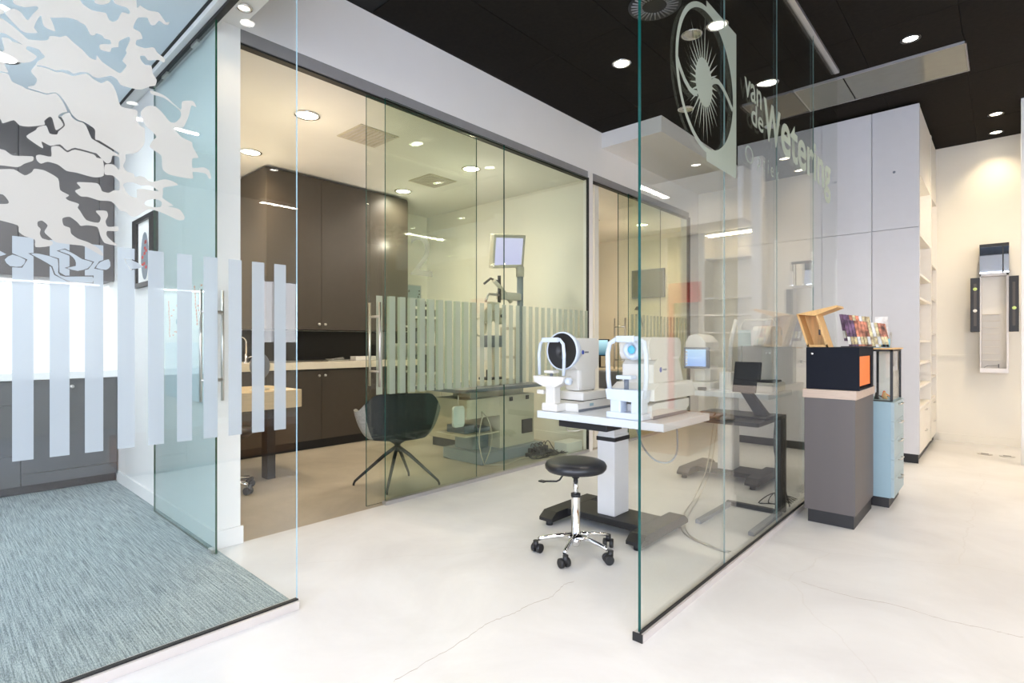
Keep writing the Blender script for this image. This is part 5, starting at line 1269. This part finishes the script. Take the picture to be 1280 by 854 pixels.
t = thing('blue_drawer_cabinet', 'pale blue drawer cabinet with slim handles, right behind the grey cabinet', 'cabinet', (-0.63, 4.7, 0))
bx0, bx1, by0, by1, bz = -0.66, -0.565, 4.54, 5.02, 0.735
sbox('body', 'bluecab', (-0.95, bx1 - 0.018, by0, by1, 0.07, bz), t, 0.001)
sbox('plinth', 'kick', (-0.94, bx1 - 0.03, by0 + 0.01, by1 - 0.01, 0, 0.07), t)
for k in range(5):
    z0 = 0.075 + k * 0.132
    f = sbox('drawer', 'bluecab2', (bx1 - 0.018, bx1, by0 + 0.002, by1 - 0.002, z0, z0 + 0.129), t, 0.001)
    b = BM(); tube(b, [(bx1, by0 + 0.20, z0 + 0.105), (bx1 + 0.018, by0 + 0.20, z0 + 0.105), (bx1 + 0.018, by0 + 0.33, z0 + 0.105), (bx1, by0 + 0.33, z0 + 0.105)], 0.004, 8); obj('handle', b, 'steel', f)
# glass showcase on it
t = thing('glass_showcase', 'black framed glass showcase on the pale blue drawer cabinet', 'display case', (-0.62, 4.75, 0.735))
sx0, sx1, sy0, sy1, sz0, sz1 = -0.73, -0.575, 4.56, 4.98, 0.737, 1.10
for x in (sx0, sx1 - 0.016):
    for y in (sy0, sy1 - 0.016): sbox('post', 'black', (x, x + 0.016, y, y + 0.016, sz0, sz1), t)
boxes('rails', 'black', [(sx0, sx1, sy0, sy0 + 0.012, sz0, sz0 + 0.006), (sx0, sx1, sy1 - 0.012, sy1, sz0, sz0 + 0.006), (sx0, sx1, sy0, sy0 + 0.012, sz1 - 0.014, sz1), (sx1 - 0.012, sx1, sy0, sy1, sz1 - 0.014, sz1), (sx0, sx0 + .012, sy0, sy1, sz1 - 0.014, sz1)], t)
pane_y('glass_pane', 'glass_clear', 'gedge_b', sy0 + 0.008, sx0 + 0.016, sx1 - 0.016, sz0 + 0.006, sz1 - 0.014, 0.004, t)
pane_x('glass_pane', 'glass_clear', 'gedge_b', sx1 - 0.008, sy0 + 0.016, sy1 - 0.016, sz0 + 0.006, sz1 - 0.014, 0.004, t)
sbox('back_panel', 'shelfw', (sx0 + 0.002, sx1 - 0.014, sy1 - 0.012, sy1 - 0.004, sz0 + 0.006, sz1 - 0.014), t)
sbox('top_board', 'ply', (sx0 - 0.10, sx1 + 0.01, sy0 - 0.02, sy1 + 0.01, sz1, sz1 + 0.010), t, 0.001)
for (x, y, m_, lab) in ((-0.68, 4.64, 'black', 'black lens loupe inside the glass showcase'), (-0.64, 4.70, 'ply', 'wooden eyewear stand inside the glass showcase'), (-0.66, 4.82, 'orange', 'amber eyewear piece inside the glass showcase')):
    t = thing('display_item', lab, 'display item', (x, y, 0.744))
    b = BM(); lathe(b, [(0, 0), (0.018, 0), (0.012, 0.02), (0.008, 0.045), (0, 0.05)], (x, y, 0.744), 16); obj('item_body', b, m_, t)
    stube('item_arm', m_, [(x, y, 0.78), (x + 0.02, y + 0.03, 0.76), (x + 0.03, y + 0.06, 0.748)], 0.003, t, 6)

# brochure holder
t = thing('brochure_holder', 'clear acrylic two tier brochure holder on the wooden top of the showcase', 'brochure holder', (-0.75, 4.62, 1.112))
sbox('holder_foot', 'bluecab', (-0.815, -0.60, 4.56, 4.72, 1.1105, 1.116), t, 0.001)
def leanbox(b, x0, x1, y, z0, z1, th, k=0.30):
    prism(b, [(y, z0), (y + th, z0), (y + th + k * (z1 - z0), z1), (y + k * (z1 - z0), z1)], x0, x1, 'YZ')
b = BM(); leanbox(b, -0.60, -0.598, 4.57, 1.116, 1.22, 0.12); leanbox(b, -0.83, -0.828, 4.57, 1.116, 1.22, 0.12)
obj('holder_side', b, 'glass_clear', t)
rnd = random.Random(4)
M['br1'] = mat('brochure_print_a', (0.55, 0.20, 0.12), 0.5, var=0.9, scale=25)
M['br2'] = mat('brochure_print_b', (0.80, 0.52, 0.30), 0.5, var=0.7, scale=30)
M['br3'] = mat('brochure_print_c', (0.17, 0.09, 0.17), 0.5, var=0.7, scale=30)
M['br4'] = mat('brochure_print_d', (0.82, 0.80, 0.76), 0.5, var=0.3, scale=25)
M['br5'] = mat('brochure_print_teal', (0.25, 0.55, 0.62), 0.5, var=0.2, scale=25)
rows = [('rear', -0.885, 4.66, 1.16, 1.36, 9), ('front', -0.84, 4.585, 1.115, 1.315, 12)]
for nm, xs0, y, z0, z1, n in rows:
    for k in range(n):
        xa = xs0 + k * 0.0205
        # brochures fanned along X, each standing and leaning back
        o = None
        b = BM()
        kx = -0.17
        prism(b, [(xa + 0.30 * 0 , z0), (xa + 0.018, z0), (xa + 0.018 + kx * (z1 - z0) * 1.0, z1 - k * 0.003), (xa + kx * (z1 - z0), z1 - k * 0.003)], y, y + 0.06, 'XZ')
        o = obj('brochure', b, rnd.choice(['br1', 'br2', 'br4']) if k > 2 else 'br3')
        b2 = BM(); za, zb = z0 + 0.10 * (z1 - z0), z0 + 0.38 * (z1 - z0)
        prism(b2, [(xa + kx * (za - z0), za), (xa + 0.018 + kx * (za - z0), za), (xa + 0.018 + kx * (zb - z0), zb), (xa + kx * (zb - z0), zb)], y - 0.0015, y, 'XZ')
        obj('brochure_text_panel', b2, 'br2' if k % 3 else 'br4', o)
        tag(o, '%s printed brochure from the left in the %s tier of the acrylic holder' % (ORD[k], nm), 'brochure', 'brochures in the %s tier' % nm)
tag(sbox('brochure', 'br4', (-0.70, -0.622, 4.70, 4.712, 1.20, 1.335), None), 'white and red brochure at the right of the acrylic holder, standing tallest there', 'brochure')
tag(sbox('brochure', 'br5', (-0.645, -0.595, 4.585, 4.60, 1.1165, 1.175), None), 'small teal leaflet at the right foot of the acrylic holder', 'leaflet')

# ------------------------------------------------------------------ tall white cabinets
tx = [-2.27, -1.845, -1.41, -0.97, -0.595]
for i, (a, bq) in enumerate(zip(tx[:-1], tx[1:])):
    pl = ['leftmost, seen through the glass', 'second from the left, seen through the glass', 'third, partly behind the glass edge', 'rightmost, beside the open shelves'][i]
    t = thing('tall_cabinet', 'pale grey ceiling high cabinet, ' + pl, 'cabinet', (a, 6.4, 0))
    sbox('body', 'tallcab', (a + 0.001, bq - 0.001, 6.372, 7.0 if i < 3 else 6.42, 0.09, 3.40), t)
    sbox('plinth', 'kick', (a, bq - (0 if i < 3 else 0.012), 6.40, 6.9 if i < 3 else 6.42, 0, 0.09), t)
    f = sbox('door', 'tallcab', (a + 0.003, bq - (0.003 if i < 3 else 0.0), 6.35, 6.370, 0.092, 2.236), t, 0.001)
    sbox('door', 'tallcab', (a + 0.003, bq - (0.003 if i < 3 else 0.0), 6.35, 6.370, 2.242, 3.40), t, 0.001)
b = BM(); lathe(b, [(0, -0.006), (0.011, -0.005), (0.012, 0)], (-0.79, 6.35, 2.79), 16, 'Y'); tag(obj('camera_sensor', b, 'devgrey'), 'small grey round sensor on the rightmost tall cabinet', 'sensor')

# open shelves facing the aisle
t = thing('open_shelf_unit', 'tall warm white open shelf unit with drawers, facing the aisle beside the tall cabinet', 'shelf', (-0.8, 6.4, 0))
SX = -0.595
sbox('back_panel', 'shelfw', (-0.968, -0.955, 6.425, 8.118, 0.08, 3.40), t)
for y0, y1 in ((7.42, 7.50), (8.09, 8.118)): sbox('side_panel', 'shelfw', (-0.955, SX + 0.002, y0, y1, 0.08, 3.40), t)
zs = [0.505, 0.71, 0.935, 1.15, 1.56, 1.79, 2.17]
for z in zs:
    sbox('shelf', 'shelfw', (-0.955, SX - 0.004, 6.425, 7.42, z, z + 0.022), t, 0.001)
for z in [0.505, 0.75, 0.99, 1.23, 1.62, 2.0]: sbox('shelf', 'shelfw', (-0.955, SX - 0.004, 7.50, 8.09, z, z + 0.022), t, 0.001)
sbox('fascia', 'shelfw', (-0.955, SX - 0.004, 6.425, 8.09, 2.75, 3.40), t)
sbox('plinth', 'kick', (-0.955, SX - 0.03, 6.425, 8.10, 0, 0.08), t)
for (y0, y1) in ((6.422, 7.418), (7.502, 8.088)):
    for (z0, z1) in ((0.085, 0.29), (0.294, 0.50)):
        f = sbox('drawer', 'shelfw', (-0.94, SX - 0.002, y0, y1, z0, z1), t, 0.001)
        yc = (y0 + y1) / 2
        b = BM(); tube(b, [(SX - 0.002, yc - 0.06, z1 - 0.03), (SX + 0.014, yc - 0.06, z1 - 0.03), (SX + 0.014, yc + 0.06, z1 - 0.03), (SX - 0.002, yc + 0.06, z1 - 0.03)], 0.003, 6); obj('handle', b, 'steel', f)
b = BM(); tri_box(b, -0.95, -0.93, 6.5, 8.0, 2.73, 2.745); obj('shelf_light', b, 'lamp_warm', t)
def glasses(x, y, z, label, group, m_='black'):
    t = thing('eyeglasses', label, 'glasses', (x, y, z), group)
    b = BM()
    for s in (-1, 1):
        cyl = [(x, y + s * 0.032 + 0.024 * math.cos(2 * PI * k / 16), z + 0.022 + 0.018 * math.sin(2 * PI * k / 16)) for k in range(17)]
        tube(b, cyl, 0.0032, 6)
    tube(b, [(x, y - 0.008, z + 0.026), (x, y + 0.008, z + 0.026)], 0.0025, 6)
    obj('frame_front', b, m_, t)
    for s in (-1, 1):
        b = BM(); tube(b, [(x, y + s * 0.056, z + 0.028), (x - 0.09, y + s * 0.056, z + 0.024), (x - 0.12, y + s * 0.056, z + 0.003)], 0.0025, 6); obj('temple', b, m_, t)
    return t
for z, nm in ((0.71, 'lowest open shelf'), (0.935, 'second open shelf'), (1.79, 'upper open shelf')):
    for k in range(3 if z < 1.5 else 2):
        glasses(-0.66, 6.55 + 0.16 * k, z + 0.022, 'dark spectacle frame on the %s of the aisle unit, %s from the front' % (nm, ORD[k]), 'spectacles on the ' + nm, 'black')

# ------------------------------------------------------------------ wall display on the far wall
t = thing('wall_display', 'narrow mirrored and beige eyewear wall display with black side panels on the far wall', 'display', (-0.09, 8.1, 0.8))
WY = 8.118
boxes('mirror_box', 'mirror', [(-0.205, 0.033, 7.90, WY, 1.905, 2.19)], t)
boxes('box_cap', 'black', [(-0.207, 0.035, 7.895, WY, 2.19, 2.225), (-0.02, -0.008, 7.892, 7.90, 1.905, 2.19)], t)
boxes('cabinet_frame', 'alu_pale', [(-0.205, -0.195, 7.96, WY, 0.815, 1.905), (0.015, 0.033, 7.96, WY, 0.815, 1.905), (-0.195, 0.015, 7.96, WY, 0.815, 0.865), (-0.205, 0.033, 7.96, WY, 1.88, 1.905)], t)
boxes('back_panel', 'shelfw', [(-0.195, 0.015, 8.06, WY, 0.865, 1.88)], t)
for k in range(8):
    z = 0.95 + 0.058 * k * 1.25
    b = BM(); tri_box(b, -0.19, -0.04, 8.0, 8.06, z, z + 0.004); obj('glass_shelf', b, 'wtop', t)
for x0, x1, nm in ((-0.285, -0.205, 'side_panel'), (0.033, 0.112, 'side_panel')):
    sbox(nm, 'black', (x0, x1, 7.93, 7.97, 1.265, 1.865), t, 0.003)
    sbox('panel_slot', 'brown', (x0 + 0.028, x1 - 0.028, 7.925, 7.931, 1.33, 1.80), t)
for (x, z, m_) in ((-0.245, 1.74, 'lime2'), (-0.245, 1.50, 'paper'), (0.075, 1.52, 'lime2')):
    if 'lime2' not in M: M['lime2'] = mat('pale_green_tag', (0.55, 0.68, 0.25), 0.5)
    b = BM(); lathe(b, [(0, -0.004), (0.016, -0.003), (0.018, 0)], (x, 7.925, z), 16, 'Y'); obj('hanging_tag', b, m_, t)
glasses(-0.05, 8.03, 0.868, 'dark spectacles at the bottom of the wall display', None)
for x, lab in ((-0.152, 'round floor outlet in front of the far wall, left one'), (0.018, 'round floor outlet in front of the far wall, right one')):
    t = thing('floor_outlet', lab, 'floor outlet', (x, 7.39, 0))
    b = BM(); lathe(b, [(0.062, 0.0005), (0.062, 0.004), (0.05, 0.006), (0, 0.006)], (x, 7.39, 0), 28); obj('cover', b, 'steel', t)
    sbox('lid', 'track', (x - 0.03, x + 0.03, 7.37, 7.41, 0.006, 0.009), t, 0.001)

# ------------------------------------------------------------------ shop furniture right of the frame (shows in the glass)
t = thing('niche_shelf_unit', 'white lit shelf niche on the far wall, right of the frame', 'shelf', (0.8, 8.0, 0))
for x in (0.40, 1.17, 1.75): sbox('side_panel', 'wall', (x, x + 0.05, 7.78, 8.118, 0, 3.2), t)
for z in (0.06, 0.45, 0.75, 1.02, 1.28, 1.53, 1.78, 2.35): sbox('shelf', 'wall', (0.45, 1.17, 7.80, 8.118, z, z + 0.025), t)
boxes('red_frame', 'red', [(1.22, 1.75, 7.80, 7.83, 1.75, 2.05), (1.66, 1.75, 7.80, 7.83, 0.05, 1.75)], t)
for z in (0.5, 0.9, 1.3, 1.55): sbox('shelf', 'wall', (1.22, 1.66, 7.80, 8.118, z, z + 0.025), t)
for z in (1.02, 1.28, 1.53, 1.78):
    for k in range(4):
        glasses(0.0, 0.0, 0.0, 'spectacle frame on the niche shelf right of the frame', 'spectacles in the niche') if False else None
sbox('shelf_light', 'lamp_warm', (0.47, 1.15, 7.79, 7.80, 2.70, 2.715), t)
al = bpy.data.lights.new('lamp', 'AREA'); al.shape = 'RECTANGLE'; al.size = 0.65; al.size_y = 0.04; al.energy = 14; al.color = WARM
ao = bpy.data.objects.new('lamp', al); COL.objects.link(ao); ao.location = (0.8, 7.84, 2.69); ao.parent = t; ao.matrix_parent_inverse = Matrix.Translation(t.location).inverted()
t = thing('ceiling_soffit', 'white dropped soffit over the shelf niche, right of the frame', 'soffit', (1.6, 7.4, 2.9))
sbox('soffit_body', 'wall', (0.40, 3.4, 7.15, 7.78, 2.75, CZ - 0.01), t)
t = thing('wooden_plinth', 'low orange brown wooden display plinth, right of the frame', 'plinth', (0.6, 5.8, 0))
b = BM(); tri_box(b, 0.34, 1.10, 5.2, 6.5, 0.0, 0.27, bev=0.004, rot=Matrix.Rotation(math.radians(-6), 3, 'Z')); obj('plinth_body', b, 'teak', t)
b = BM(); tri_box(b, 0.32, 1.12, 5.18, 6.52, 0.27, 0.30, bev=0.003, rot=Matrix.Rotation(math.radians(-6), 3, 'Z'), piv=(0.72, 5.85, 0.27)); obj('plinth_top', b, 'teak', t)
t = thing('wooden_bench', 'low orange brown wooden bench beside the camera', 'bench', (1.3, 2.3, 0))
sbox('bench_body', 'teak', (0.95, 1.5, 1.2, 3.6, 0.03, 0.30), t, 0.005)
sbox('bench_plinth', 'kick', (0.98, 1.47, 1.23, 3.57, 0.0, 0.03), t)
